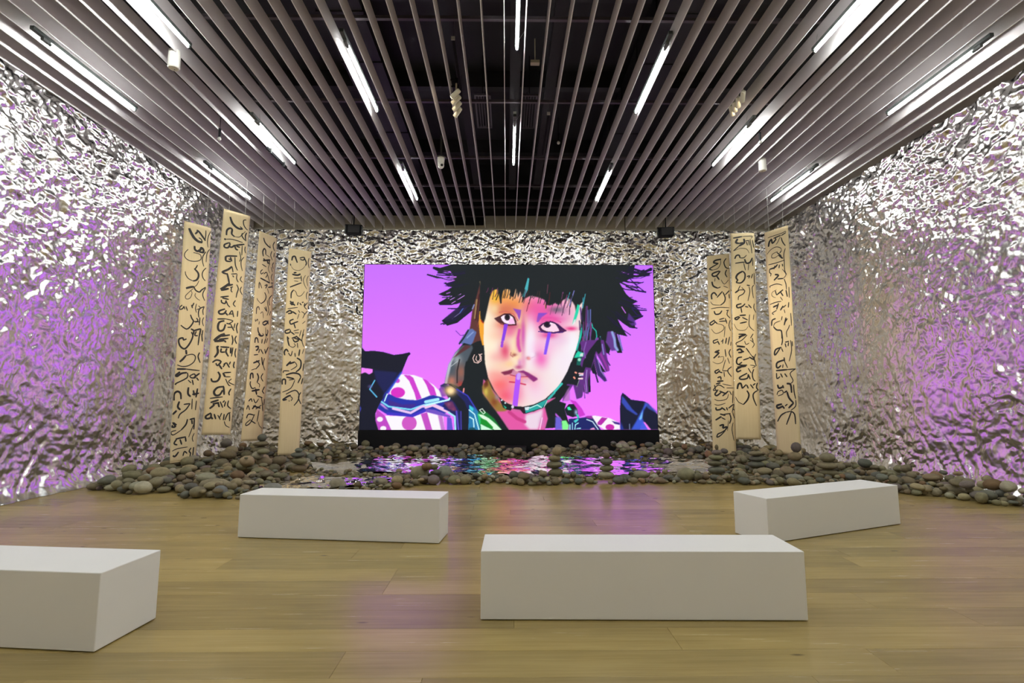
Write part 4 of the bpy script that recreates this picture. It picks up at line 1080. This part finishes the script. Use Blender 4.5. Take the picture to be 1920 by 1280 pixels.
t = thing('dome_camera', 'white dome security camera hanging between the slats', 'camera', (-1.33, 9.67, SLAT_Z), 0)
cyls('camera_bracket', M['trim_grey'], t, ((0, 0, 0.03), (0, 0, 0.5), 0.02), ((0, 0, 0.02), (0, 0, 0.05), 0.10, 0.085), seg=14)
cyls('camera_body', M['white'], t, ((0, 0, -0.13), (0, 0, 0.02), 0.062, 0.075), seg=20)
bm = bmesh.new(); add_sphere(bm, (0, 0, -0.135), 0.066, 20, 12)
link('camera_ball', bm_mesh('camera_ball', bm, True), M['white'], t)
cyls('camera_lens', M['glass_dome'], t, ((0.02, -0.05, -0.15), (0.03, -0.068, -0.157), 0.026), seg=14)

def sensor(label, x, y, z):
    t = thing('ceiling_sensor', label, 'sensor', (x, y, z), 0)
    cyls('sensor_stem', M['case'], t, ((0, 0, 0.0), (0, 0, 0.16), 0.018, 0.024))
    cyls('sensor_wire', M['case'], t, ((0, 0, 0.15), (0, 0, 0.5), 0.005), seg=6)
    bm = bmesh.new(); add_sphere(bm, (0, 0, -0.025), 0.032, 14, 8)
    link('sensor_bulb', bm_mesh('sensor_bulb', bm, True), simple('frosted_bulb', (0.5, 0.5, 0.48), 0.15), t)
sensor('small black sensor with glassy bulb under the left slats', -5.16, 8.60, 6.12)
sensor('small black sensor with glassy bulb under the right slats', 4.61, 8.63, 6.12)
sensor('small sensor bulb hanging right of the central tubes', 0.98, 9.06, 6.32)

t = thing('motion_detector', 'small beige box detector above the slats right of centre', 'detector', (0.43, 7.2, 6.58), 0)
boxes('detector_body', M['cream'], t, (-0.07, 0.07, -0.04, 0.04, 0, 0.05), bevel=0.006)
cyls('detector_stem', M['cream'], t, ((0, 0, 0.05), (0, 0, 0.42), 0.01), seg=6)

for nm, x in (('left', -0.48), ('right', 0.44)):
    t = thing('air_grille', 'dark slotted air grille above the slats, %s of the centre tube' % nm, 'grille', (x, 9.75, 7.3), 0, 'air grilles')
    boxes('grille_frame', M['steel_dark'], t, (-0.16, -0.13, -0.6, 0.6, 0, 0.04), (0.13, 0.16, -0.6, 0.6, 0, 0.04), (-0.13, 0.13, -0.6, -0.57, 0, 0.04), (-0.13, 0.13, 0.57, 0.6, 0, 0.04))
    for q in (-0.08, -0.027, 0.027, 0.08):
        boxes('grille_blade', M['steel_dark'], t, (q - 0.006, q + 0.006, -0.57, 0.57, 0.005, 0.03))
    for yy in (-0.5, 0.5):
        cyls('grille_hanger', M['case'], t, ((0, yy, 0.02), (0, yy, 0.9), 0.008), seg=6)

t = thing('cable_bar', 'short black bar clipped under a left slat', 'bar', (-4.6, 9.62, SLAT_Z), 0)
boxes('bar', M['case'], t, (-0.02, 0.02, -0.42, 0.42, -0.05, -0.002))
boxes('bar_clip', M['trim_grey'], t, (-0.026, 0.026, -0.3, -0.27, -0.055, 0.03), (-0.026, 0.026, 0.27, 0.3, -0.055, 0.03))
t = thing('blackout_board', 'dark board above the back wall, left of centre', 'board', (-1.22, 13.885, 6.36), 0)
boxes('board_panel', M['case'], t, (-0.56, 0.56, -0.02, 0.02, 0, 0.27))
boxes('board_edge', M['steel_dark'], t, (-0.57, 0.57, -0.028, -0.02, 0.23, 0.26))

def hung_speaker(label, x, y, z, rz):
    t = thing('hanging_speaker', label, 'speaker', (x, y, z), rz)
    boxes('speaker_box', M['case'], t, (-0.19, 0.19, -0.10, 0.12, -0.12, 0.12), bevel=0.008)
    boxes('speaker_grille', M['grille'], t, (-0.13, 0.17, -0.112, -0.10, -0.10, 0.10), bevel=0.003)
    for s in (-1, 1):
        boxes('yoke_arm', M['trim_grey'], t, (s * 0.215 - 0.012, s * 0.215 + 0.012, -0.03, 0.05, -0.11, 0.11), (min(s * 0.19, s * 0.203), max(s * 0.19, s * 0.203), -0.01, 0.03, -0.02, 0.02))
    boxes('yoke_bar', M['case'], t, (-0.227, 0.227, -0.02, 0.03, 0.124, 0.142))
    cyls('mount_rod', M['case'], t, ((0, 0, 0.13), (0, 0, 6.80 - z), 0.016), seg=8)
    cyls('speaker_cable', M['case'], t, ((-0.07, 0.02, 0.13), (-0.03, 0.02, 0.5), 0.006), seg=6)
hung_speaker('black loudspeaker hung from the ceiling, upper left of the screen', -4.13, 13.15, 5.96, 0.12)
hung_speaker('black loudspeaker hung from the ceiling, upper right of the screen', 4.31, 13.15, 5.92, -0.12)

# ------------------------------------------------------------------ mirror foil pools on the floor
def pool(label, outline, seed, amp):
    t = thing('foil_pool', label, 'foil', (sum(p[0] for p in outline) / len(outline), sum(p[1] for p in outline) / len(outline), 0), 0)
    xs = [p[0] for p in outline]; ys = [p[1] for p in outline]
    ctr = np.array([np.mean(xs), np.mean(ys)])
    P = np.array(outline)
    # resample the outline densely, then rings towards the centre line
    seg = np.vstack([P, P[:1]]); d = np.r_[0, np.cumsum(np.hypot(*np.diff(seg, axis=0).T))]
    s = np.linspace(0, d[-1], 420)
    O = np.stack([np.interp(s, d, seg[:, 0]), np.interp(s, d, seg[:, 1])], 1)
    spine = np.stack([np.clip(O[:, 0], min(xs) + 0.8, max(xs) - 0.8), np.full(len(O), ctr[1])], 1)
    rings = np.linspace(0, 1, 46)[:, None, None]
    G = O[None] * (1 - rings) + spine[None] * rings
    h = crumple(G[..., 0] * 0.7, G[..., 1], seed, (0.5, 0.22, 0.10), (amp, amp, amp)) + 0.02
    h += 0.02 * vnoise(G[..., 0] / 1.2, G[..., 1] / 0.35, seed + 5)
    Q = np.concatenate([G - ctr, np.maximum(0.012, h + 0.02)[..., None]], -1)
    link('foil_sheet', grid_mesh('foil_sheet', Q), M['pool'], t)
    edge = Q[0]
    cyls('foil_edge', M['pool'], t, *[(edge[i] * (1, 1, 0.5), edge[i + 10] * (1, 1, 0.5), 0.006) for i in range(0, 410, 10)], seg=5)
POOL_A = [(-4.46, 11.5), (-4.24, 12.30), (-3.6, 12.45), (-2.6, 12.62), (-1.96, 12.56), (-0.52, 12.54), (0.5, 12.6), (1.96, 12.52), (3.63, 12.39), (4.75, 12.17),
          (4.3, 10.6), (3.85, 9.78), (2.95, 9.88), (2.2, 9.4), (1.45, 9.45), (0.77, 9.7), (-0.38, 9.6), (-0.95, 9.75), (-2.48, 9.85), (-3.1, 10.0), (-3.8, 10.2)]
POOL_B = [(-4.0, 8.35), (-3.95, 9.05), (-3.55, 9.3), (-2.8, 9.38), (-2.45, 9.5), (-1.98, 9.35), (-1.9, 8.9), (-2.3, 8.4), (-2.9, 8.2), (-3.7, 8.02)]
pool('large crumpled mirror foil pool on the floor before the screen', POOL_A, 4, 0.10)
pool('small crumpled mirror foil pool among the left stones', POOL_B, 8, 0.12)

# subwoofer sitting before the screen
t = thing('floor_speaker', 'low black speaker box on the floor against the screen plinth', 'speaker', (0.155, 13.2, 0), 0)
boxes('speaker_box', M['case'], t, (-0.36, 0.36, -0.14, 0.22, 0, 0.22), bevel=0.01)
boxes('speaker_grille', M['grille'], t, (-0.34, 0.34, -0.15, -0.14, 0.015, 0.205), bevel=0.004)
bm = bmesh.new(); add_sphere(bm, (-0.29, -0.152, 0.05), 0.008, 8, 6)
link('power_light', bm_mesh('power_light', bm), M['white'], t)

# ------------------------------------------------------------------ river stones
FRONT = [(-6.66, 8.3), (-6.06, 8.03), (-5.61, 7.95), (-5.22, 8.15), (-4.75, 7.65), (-4.08, 7.55), (-3.77, 7.55), (-3.56, 7.75), (-3.05, 7.95), (-2.22, 8.15), (-1.67, 8.4), (-1.37, 8.8), (-0.46, 8.8), (0.45, 8.7), (1.37, 8.8), (2.32, 8.87), (3.24, 8.86), (4.07, 8.7), (4.56, 8.6), (5.45, 8.55), (5.95, 8.3), (6.12, 7.86), (6.42, 7.62), (6.64, 7.38), (6.76, 7.08), (6.95, 6.92), (7.1, 6.3)]
REGION = FRONT + [(7.25, 6.3), (7.3, 13.3), (4.15, 13.3), (4.1, 13.42), (-3.95, 13.42), (-4.0, 13.55), (-6.95, 13.5), (-6.9, 10.2), (-6.75, 9.2)]
def inside(poly, x, y):
    r = np.zeros(np.shape(x), bool)
    n = len(poly)
    for i in range(n):
        ax, ay = poly[i]; bx, by = poly[(i + 1) % n]
        if ay != by:
            r ^= ((ay > y) != (by > y)) & (x < (bx - ax) * (y - ay) / (by - ay) + ax)
    return r
GX0, GY0, GS = -7.4, 6.0, 0.03
GW, GH = int(15.2 / GS), int(7.9 / GS)
gx = GX0 + (np.arange(GW) + .5) * GS; gy = GY0 + (np.arange(GH) + .5) * GS
GXX, GYY = np.meshgrid(gx, gy)
free = inside(REGION, GXX, GYY) & ~inside(POOL_A, GXX, GYY) & ~inside(POOL_B, GXX, GYY)
free &= ~((np.abs(GXX - 0.155) < 0.46) & (GYY > 12.9))
hg = np.zeros((GH, GW))
def mound(x, y):
    m = 0.17 * np.exp(-((x + 6.0) / 0.7) ** 2 - ((y - 10.5) / 0.9) ** 2)
    m += 0.07 * np.exp(-((x + 5.5) / 1.0) ** 2 - ((y - 9.0) / 0.5) ** 2) + 0.10 * np.exp(-((x + 4.6) / 0.6) ** 2 - ((y - 10.6) / 0.9) ** 2)
    m += 0.10 * np.exp(-((x - 5.7) / 1.1) ** 2 - ((y - 10.6) / 1.3) ** 2) + 0.26 * np.exp(-((x - 5.6) / 0.45) ** 2 - ((y - 12.9) / 0.5) ** 2)
    m += 0.12 * np.exp(-((x + 1.35) / 0.4) ** 2 - ((y - 9.1) / 0.3) ** 2)
    m += 0.13 * np.exp(-((y - 13.25) / 0.35) ** 2) + 0.10 * np.exp(-((x + 4.8) / 0.6) ** 2 - ((y - 13.0) / 0.5) ** 2)
    m += 0.08 * np.exp(-((x - 7.2) / 0.35) ** 2) * (y < 10)
    return m
target = mound(GXX, GYY)

def stone_mesh(seed, flat, angular):
    bm = bmesh.new()
    bmesh.ops.create_icosphere(bm, subdivisions=3 if angular < 0 else 2, radius=1.0)
    r = np.random.RandomState(seed)
    dirs = r.normal(size=(7, 3)); dirs /= np.linalg.norm(dirs, axis=1)[:, None]
    amp = r.uniform(0.02, 0.13, 7)
    for v in bm.verts:
        p = np.array(v.co); k = 1.0
        for d, a in zip(dirs, amp):
            c = p @ d
            k += a * max(0, c) ** 2 * 0.8
            if angular > 0.5 and c > 0.72: k *= 1 - 0.55 * (c - 0.72)
        v.co = Vector(p * k / 1.08)
    return bm_mesh('stone', bm, True)
STONES = [stone_mesh(100 + i, 0, (i % 3) / 2.0) for i in range(14)]
for me in STONES: me.materials.append(M['stone'])

PALETTE = {'olive grey': (0.185, 0.165, 0.095), 'slate grey': (0.115, 0.115, 0.09), 'sandy': (0.25, 0.20, 0.115), 'brown': (0.15, 0.115, 0.066),
           'rusty': (0.20, 0.12, 0.06), 'pale grey': (0.27, 0.25, 0.175), 'dusky mauve': (0.15, 0.122, 0.108)}
WEIGHTS = [('olive grey', .38), ('slate grey', .17), ('sandy', .16), ('brown', .13), ('rusty', .03), ('pale grey', .07), ('dusky mauve', .04)]
def pick_colour():
    q = rnd.random() * sum(w for _, w in WEIGHTS)
    for n, w in WEIGHTS:
        q -= w
        if q <= 0: return n
    return 'olive grey'
def shade(name):
    k = rnd.uniform(0.78, 1.2)
    return tuple(c * k * rnd.uniform(0.95, 1.05) for c in PALETTE[name])

placed = []      # (mesh index, loc, rot, scale, colour name, rgb)
def footprint(x, y, a, b, ang):
    R = max(a, b)
    i0 = max(0, int((x - R - GX0) / GS)); i1 = min(GW, int((x + R - GX0) / GS) + 2)
    j0 = max(0, int((y - R - GY0) / GS)); j1 = min(GH, int((y + R - GY0) / GS) + 2)
    dx = GXX[j0:j1, i0:i1] - x; dy = GYY[j0:j1, i0:i1] - y
    ca, sa = math.cos(ang), math.sin(ang)
    q = ((dx * ca + dy * sa) / a) ** 2 + ((-dx * sa + dy * ca) / b) ** 2
    return (slice(j0, j1), slice(i0, i1)), q
def drop(x, y, a, b, c, ang, colour=None, rgb=None, z=None, mesh=None, tilt=0.14, keep=True):
    sl, q = footprint(x, y, a, b, ang)
    ins = q < 0.75
    if not ins.any(): return None
    hs = hg[sl][ins]
    z0 = (float(np.percentile(hs, 78)) - 0.12 * c * (hs.max() > 0.02)) if z is None else z
    z0 = max(0.0, z0)
    top = z0 + c + c * np.sqrt(np.clip(1 - q, 0, 1))
    hg[sl] = np.where(q < 1, np.maximum(hg[sl], top), hg[sl])
    colour = colour or pick_colour()
    s = dict(m=rnd.randrange(len(STONES)) if mesh is None else mesh, loc=(x, y, z0 + c * 0.97), rot=(rnd.uniform(-tilt, tilt), rnd.uniform(-tilt, tilt), ang),
             sc=(a, b, c), colour=colour, rgb=rgb or shade(colour), top=z0 + 2 * c)
    if keep: placed.append(s)
    return s

# stones that stand out, by floor position
special = []
def feature(x, y, a, b, c, ang, colour, rgb, label, mesh=None, tilt=0.1):
    s = drop(x, y, a, b, c, ang, colour, rgb, None, mesh, tilt, keep=False)
    s['label'] = label; special.append(s)
feature(-5.62, 8.02, 0.135, 0.12, 0.098, 0.2, 'pale grey', (0.38, 0.35, 0.25), 'pale rounded stone at the front of the left heap', 0)
feature(-5.25, 8.72, 0.17, 0.12, 0.095, 0.1, 'slate grey', (0.27, 0.26, 0.215), 'grey lens-shaped stone leaning on the left heap', 3)
feature(-6.28, 8.32, 0.17, 0.10, 0.06, 0.1, 'pale grey', (0.33, 0.315, 0.22), 'long flat greenish stone at the left tip of the heap', 6)
feature(-4.28, 7.72, 0.10, 0.095, 0.095, 0.0, 'slate grey', (0.15, 0.16, 0.155), 'round blue-grey stone at the foot of the left heap', 1)
feature(-4.62, 8.2, 0.24, 0.12, 0.11, 0.35, 'olive grey', (0.24, 0.205, 0.13), 'long olive boulder slanting up the left heap', 4)
feature(-3.70, 8.2, 0.14, 0.10, 0.07, 0.2, 'slate grey', (0.20, 0.195, 0.17), 'flat grey stone beside the left white bench', 7)
feature(-2.75, 8.42, 0.145, 0.12, 0.09, 0.1, 'olive grey', (0.225, 0.20, 0.135), 'olive stone standing in the small foil pool', 2)
feature(-2.12, 8.62, 0.13, 0.11, 0.075, 0.3, 'olive grey', (0.23, 0.20, 0.13), 'smooth olive stone at the right tip of the small foil pool', 9)
feature(-1.55, 9.15, 0.17, 0.15, 0.15, 0.2, 'olive grey', (0.26, 0.235, 0.15), 'biggest olive boulder in the middle of the stone bank', 2)
feature(-1.1, 9.12, 0.15, 0.13, 0.15, -0.3, 'slate grey', (0.20, 0.21, 0.17), 'angular grey-green boulder beside the middle olive boulder', 5)
feature(-1.62, 9.62, 0.19, 0.15, 0.1, 0.0, 'brown', (0.20, 0.175, 0.12), 'low domed brown boulder at the edge of the large foil pool', 8)
feature(3.2, 9.1, 0.17, 0.13, 0.12, 0.0, 'olive grey', (0.23, 0.215, 0.13), 'large smooth olive boulder right of centre', 0)
feature(2.42, 9.3, 0.18, 0.11, 0.085, 0.0, 'olive grey', (0.22, 0.20, 0.13), 'long flat olive stone beside the magenta end of the pool', 6)
feature(4.1, 8.95, 0.14, 0.12, 0.11, 0.0, 'olive grey', (0.22, 0.205, 0.135), 'hump-backed olive boulder behind the right bench', 2)
feature(5.0, 8.85, 0.17, 0.14, 0.09, 0.0, 'slate grey', (0.20, 0.20, 0.16), 'wide grey-green boulder just behind the right bench', 5)
feature(6.78, 7.75, 0.18, 0.11, 0.09, -0.3, 'olive grey', (0.235, 0.20, 0.13), 'long olive boulder lying against the right foil wall', 4)
feature(6.5, 7.72, 0.085, 0.07, 0.06, 0.2, 'olive grey', (0.22, 0.19, 0.12), 'small olive stone at the rim near the right wall', 1)
feature(-5.66, 8.85, 0.09, 0.07, 0.055, 0.2, 'rusty', (0.30, 0.12, 0.05), 'orange-brown stone on top of the left heap', 3)
feature(3.0, 13.1, 0.19, 0.16, 0.17, 0.0, 'pale grey', (0.30, 0.27, 0.19), 'tall rounded tan boulder at the foot of the screen', 0)

# balanced cairns: every stone of a tower is its own thing
def cairn(x, y, where, sizes):
    """sizes from bottom to top: (width, height, colour)"""
    n = len(sizes)
    sl, q = footprint(x, y, 0.16, 0.13, 0)
    z = max(0.05, float(np.percentile(hg[sl][q < 1], 60)))
    hg[sl] = np.where(q < 1.2, np.maximum(hg[sl], z), hg[sl])
    words = {0: 'bottom', n - 1: 'topmost'}
    order = ['', 'second', 'third', 'fourth', 'fifth']
    for i, (w, h, col) in enumerate(sizes):
        a = w / 2
        s = dict(m=(i * 5 + int(abs(x) * 10)) % 14, loc=(x + rnd.uniform(-.03, .03) * (i > 0), y + rnd.uniform(-.015, .015), z + h / 2), rot=(rnd.uniform(-.05, .05), rnd.uniform(-.07, .07), rnd.uniform(-.3, .3)),
                 sc=(a, a * 0.8, h / 2 * 1.06), colour=col, rgb=shade(col))
        pos = words.get(i) or order[i] + '-lowest'
        s['label'] = '%s %s stone of the cairn %s' % (pos, col, where)
        special.append(s)
        if i == 0:
            sl, q = footprint(x, y, a, a * 0.8, 0)
            hg[sl] = np.where(q < 1, np.maximum(hg[sl], z + h * 0.5), hg[sl])
            blocked.append((x, y, a + 0.05))
        z += h * 0.93
blocked = []
cairn(-4.92, 10.3, 'left of the fourth left scroll', [(.41, .14, 'slate grey'), (.33, .18, 'sandy'), (.29, .16, 'olive grey'), (.35, .11, 'brown'), (.19, .15, 'slate grey')])
cairn(-3.98, 9.85, 'right of the fourth left scroll', [(.34, .16, 'brown'), (.32, .15, 'olive grey'), (.27, .10, 'slate grey'), (.15, .09, 'slate grey')])
cairn(0.88, 9.25, 'at the pool edge below the floor speaker', [(.30, .17, 'olive grey'), (.29, .13, 'olive grey'), (.23, .12, 'olive grey'), (.17, .15, 'sandy')])
cairn(1.77, 9.1, 'before the magenta pool reflection', [(.31, .13, 'pale grey'), (.28, .12, 'olive grey'), (.23, .13, 'slate grey'), (.14, .10, 'brown')])
cairn(3.9, 9.5, 'before the innermost right scroll', [(.36, .17, 'slate grey'), (.30, .12, 'olive grey'), (.28, .10, 'olive grey'), (.19, .10, 'dusky mauve'), (.075, .10, 'brown')])
cairn(4.78, 9.75, 'under the middle right scroll', [(.29, .10, 'olive grey'), (.34, .13, 'slate grey'), (.31, .11, 'slate grey'), (.27, .10, 'olive grey'), (.13, .10, 'sandy')])
cairn(5.60, 9.85, 'before the rightmost scroll', [(.28, .12, 'slate grey'), (.28, .11, 'slate grey'), (.27, .17, 'sandy'), (.19, .19, 'dusky mauve')])
cairn(5.82, 9.2, 'right of the rightmost scroll', [(.36, .16, 'olive grey'), (.37, .13, 'olive grey'), (.29, .17, 'olive grey')])
def ok(x, y, r):
    return all((x - bx) ** 2 + (y - by) ** 2 > (br + r * 0.6) ** 2 for bx, by, br in blocked)

# fill the bank: first cover the floor, then build the mounds
def sizes_at(x, y):
    big = rnd.random()
    if x < -4.2 and y < 11: a = rnd.choice((.05, .06, .08, .10)) if big < .72 else rnd.uniform(.10, .17)
    elif y > 12: a = rnd.uniform(.06, .13)
    elif -4.3 < x < 4.6 and y > 9.25 or (-4.1 < x < -1.9 and y < 8.6): a = rnd.uniform(.04, .065)
    elif x > 4.2: a = rnd.uniform(.05, .10) if big < .8 else rnd.uniform(.10, .15)
    else: a = rnd.uniform(.045, .09) if big < .85 else rnd.uniform(.09, .13)
    b = a * rnd.uniform(.62, .95); c = a * rnd.uniform(.42, .78)
    return a, b, min(c, b)
for rounds in range(7):
    open_ = free & (hg < 0.02) if rounds < 4 else free & (hg < target)
    js, is_ = np.nonzero(open_)
    if len(js) == 0: continue
    nn = min(len(js), (900, 700, 600, 600, 500, 400, 300)[rounds])
    pick = [rnd.randrange(len(js)) for _ in range(nn)]
    for p in pick:
        x = gx[is_[p]] + rnd.uniform(-.015, .015); y = gy[js[p]] + rnd.uniform(-.015, .015)
        lim = 0.02 if rounds < 4 else target[js[p], is_[p]]
        if hg[js[p], is_[p]] > lim: continue
        a, b, c = sizes_at(x, y)
        if 1 <= rounds < 4: k = (.85, .7, .6)[rounds - 1]; a *= k; b *= k; c *= k
        if not ok(x, y, a) or x + a > 7.4 or x - a < -7.0 or y + a > 13.6: continue
        if -3.98 < x < 4.12 and y + a * .9 > 13.5: continue
        drop(x, y, a, b, c, rnd.uniform(0, math.pi))

# rank by size in the picture; the largest visible ones become things, the rest one heap
def seen_size(s):
    x, y, z = s['loc']
    j = min(GH - 1, max(0, int((y - GY0) / GS))); i = min(GW - 1, max(0, int((x - GX0) / GS)))
    vis = 1.0 if hg[j, i] < s['top'] + 0.02 else 0.35
    return s['sc'][0] * s['sc'][2] / (x * x + y * y) * vis
placed.sort(key=seen_size, reverse=True)
N_THINGS = 298 - len(special)
def put_stone(s, label, group):
    o = link('river_stone', STONES[s['m']])
    o.location = s['loc']; o.rotation_euler = s['rot']; o.scale = s['sc']
    o.color = (*s['rgb'], 1)
    tag(o, label, 'stone', group)
for s in special:
    put_stone(s, s['label'], 'cairn stones' if 'cairn' in s['label'] else 'larger boulders')
MARKS = [(-6.2, 8.3, 'at the left tip of the stones'), (-5.3, 8.3, 'by the pale round boulder, left heap'), (-4.4, 8.0, 'at the foot of the left heap'), (-6.1, 9.6, 'below the leftmost scroll'),
         (-5.7, 10.8, 'under the second left scroll'), (-4.6, 9.3, 'left of the small foil pool'), (-4.9, 10.7, 'around the cairn by the fourth left scroll'), (-3.6, 9.8, 'between the two foil pools'), (-5.5, 12.9, 'in the far left corner'),
         (-2.9, 8.6, 'behind the left bench'), (-4.0, 12.9, 'left of the screen plinth'), (-2.0, 13.0, 'under the left half of the screen'), (2.0, 13.0, 'under the right half of the screen'),
         (-1.4, 9.3, 'by the biggest olive boulder'), (0.0, 9.2, 'in the front bank below the floor speaker'), (1.2, 9.3, 'by the two pool-edge cairns'), (2.8, 9.3, 'near the large smooth olive boulder'),
         (4.4, 12.9, 'right of the screen plinth'), (4.2, 9.2, 'around the two left cairns of the right group'), (5.7, 8.9, 'behind the right bench'), (5.6, 10.5, 'below the rightmost scroll'), (5.8, 12.7, 'in the far right corner'),
         (6.7, 9.5, 'between the last cairn and the right wall'), (6.5, 7.8, 'in the strip along the right wall'), (6.9, 6.9, 'at the right edge of the picture')]
buckets = {}
for s in placed[:N_THINGS]:
    x, y, z = s['loc']
    mark = min(MARKS, key=lambda m: (m[0] - x) ** 2 + (m[1] - y) ** 2)[2]
    a, bb, c = s['sc']
    shape = 'flat' if c < 0.5 * a else 'plump' if c > 0.66 * a else 'oval'
    buckets.setdefault((s['colour'], shape, mark), []).append(s)
ORD = ['', 'second', 'third', 'fourth', 'fifth', 'sixth', 'seventh', 'eighth', 'ninth']
for (colour, shape, mark), ss in buckets.items():
    ss.sort(key=lambda s: s['loc'][0] / s['loc'][1])
    n = len(ss)
    for i, s in enumerate(ss):
        if n == 1: lab = '%s %s stone %s' % (shape, colour, mark)
        elif i == 0: lab = 'leftmost %s %s stone %s' % (shape, colour, mark)
        elif i == n - 1: lab = 'rightmost %s %s stone %s' % (shape, colour, mark)
        else: lab = '%s-from-left %s %s stone %s' % (ORD[min(i, 8)], shape, colour, mark)
        put_stone(s, lab, 'river stones ' + mark)
rest = placed[N_THINGS:]
vs, fs, cs = [], [], []
nv = 0
low = []
for me in STONES:
    v = np.zeros(len(me.vertices) * 3); me.vertices.foreach_get('co', v)
    f = np.zeros(len(me.polygons) * 3, int); me.polygons.foreach_get('vertices', f)
    low.append((v.reshape(-1, 3), f.reshape(-1, 3)))
from mathutils import Euler
for s in rest:
    v, f = low[s['m']]
    R = np.array(Euler(s['rot']).to_matrix())
    vs.append((v * np.array(s['sc'])) @ R.T + np.array(s['loc'])); fs.append(f + nv); nv += len(v)
    cs.append(np.tile(np.array([*s['rgb'], 1.0]), (len(v), 1)))
V = np.concatenate(vs); F = np.concatenate(fs); Cc = np.concatenate(cs)
me = bpy.data.meshes.new('stone_heap')
me.vertices.add(len(V)); me.vertices.foreach_set('co', V.reshape(-1).astype(np.float32))
me.loops.add(F.size); me.loops.foreach_set('vertex_index', F.reshape(-1).astype(np.int32))
me.polygons.add(len(F)); me.polygons.foreach_set('loop_start', (np.arange(len(F)) * 3).astype(np.int32))
me.polygons.foreach_set('use_smooth', np.ones(len(F), bool))
me.update(calc_edges=True)
at = me.color_attributes.new('stone_colour', 'FLOAT_COLOR', 'POINT'); at.data.foreach_set('color', Cc.reshape(-1).astype(np.float32))
heap = link('stone_heap', me, M['stone_heap'])
tag(heap, 'the many smaller river stones filling the bank around the pools', 'stones')
heap['kind'] = 'stuff'
print('stones', len(special), len(placed), len(rest), 'tris', len(F))
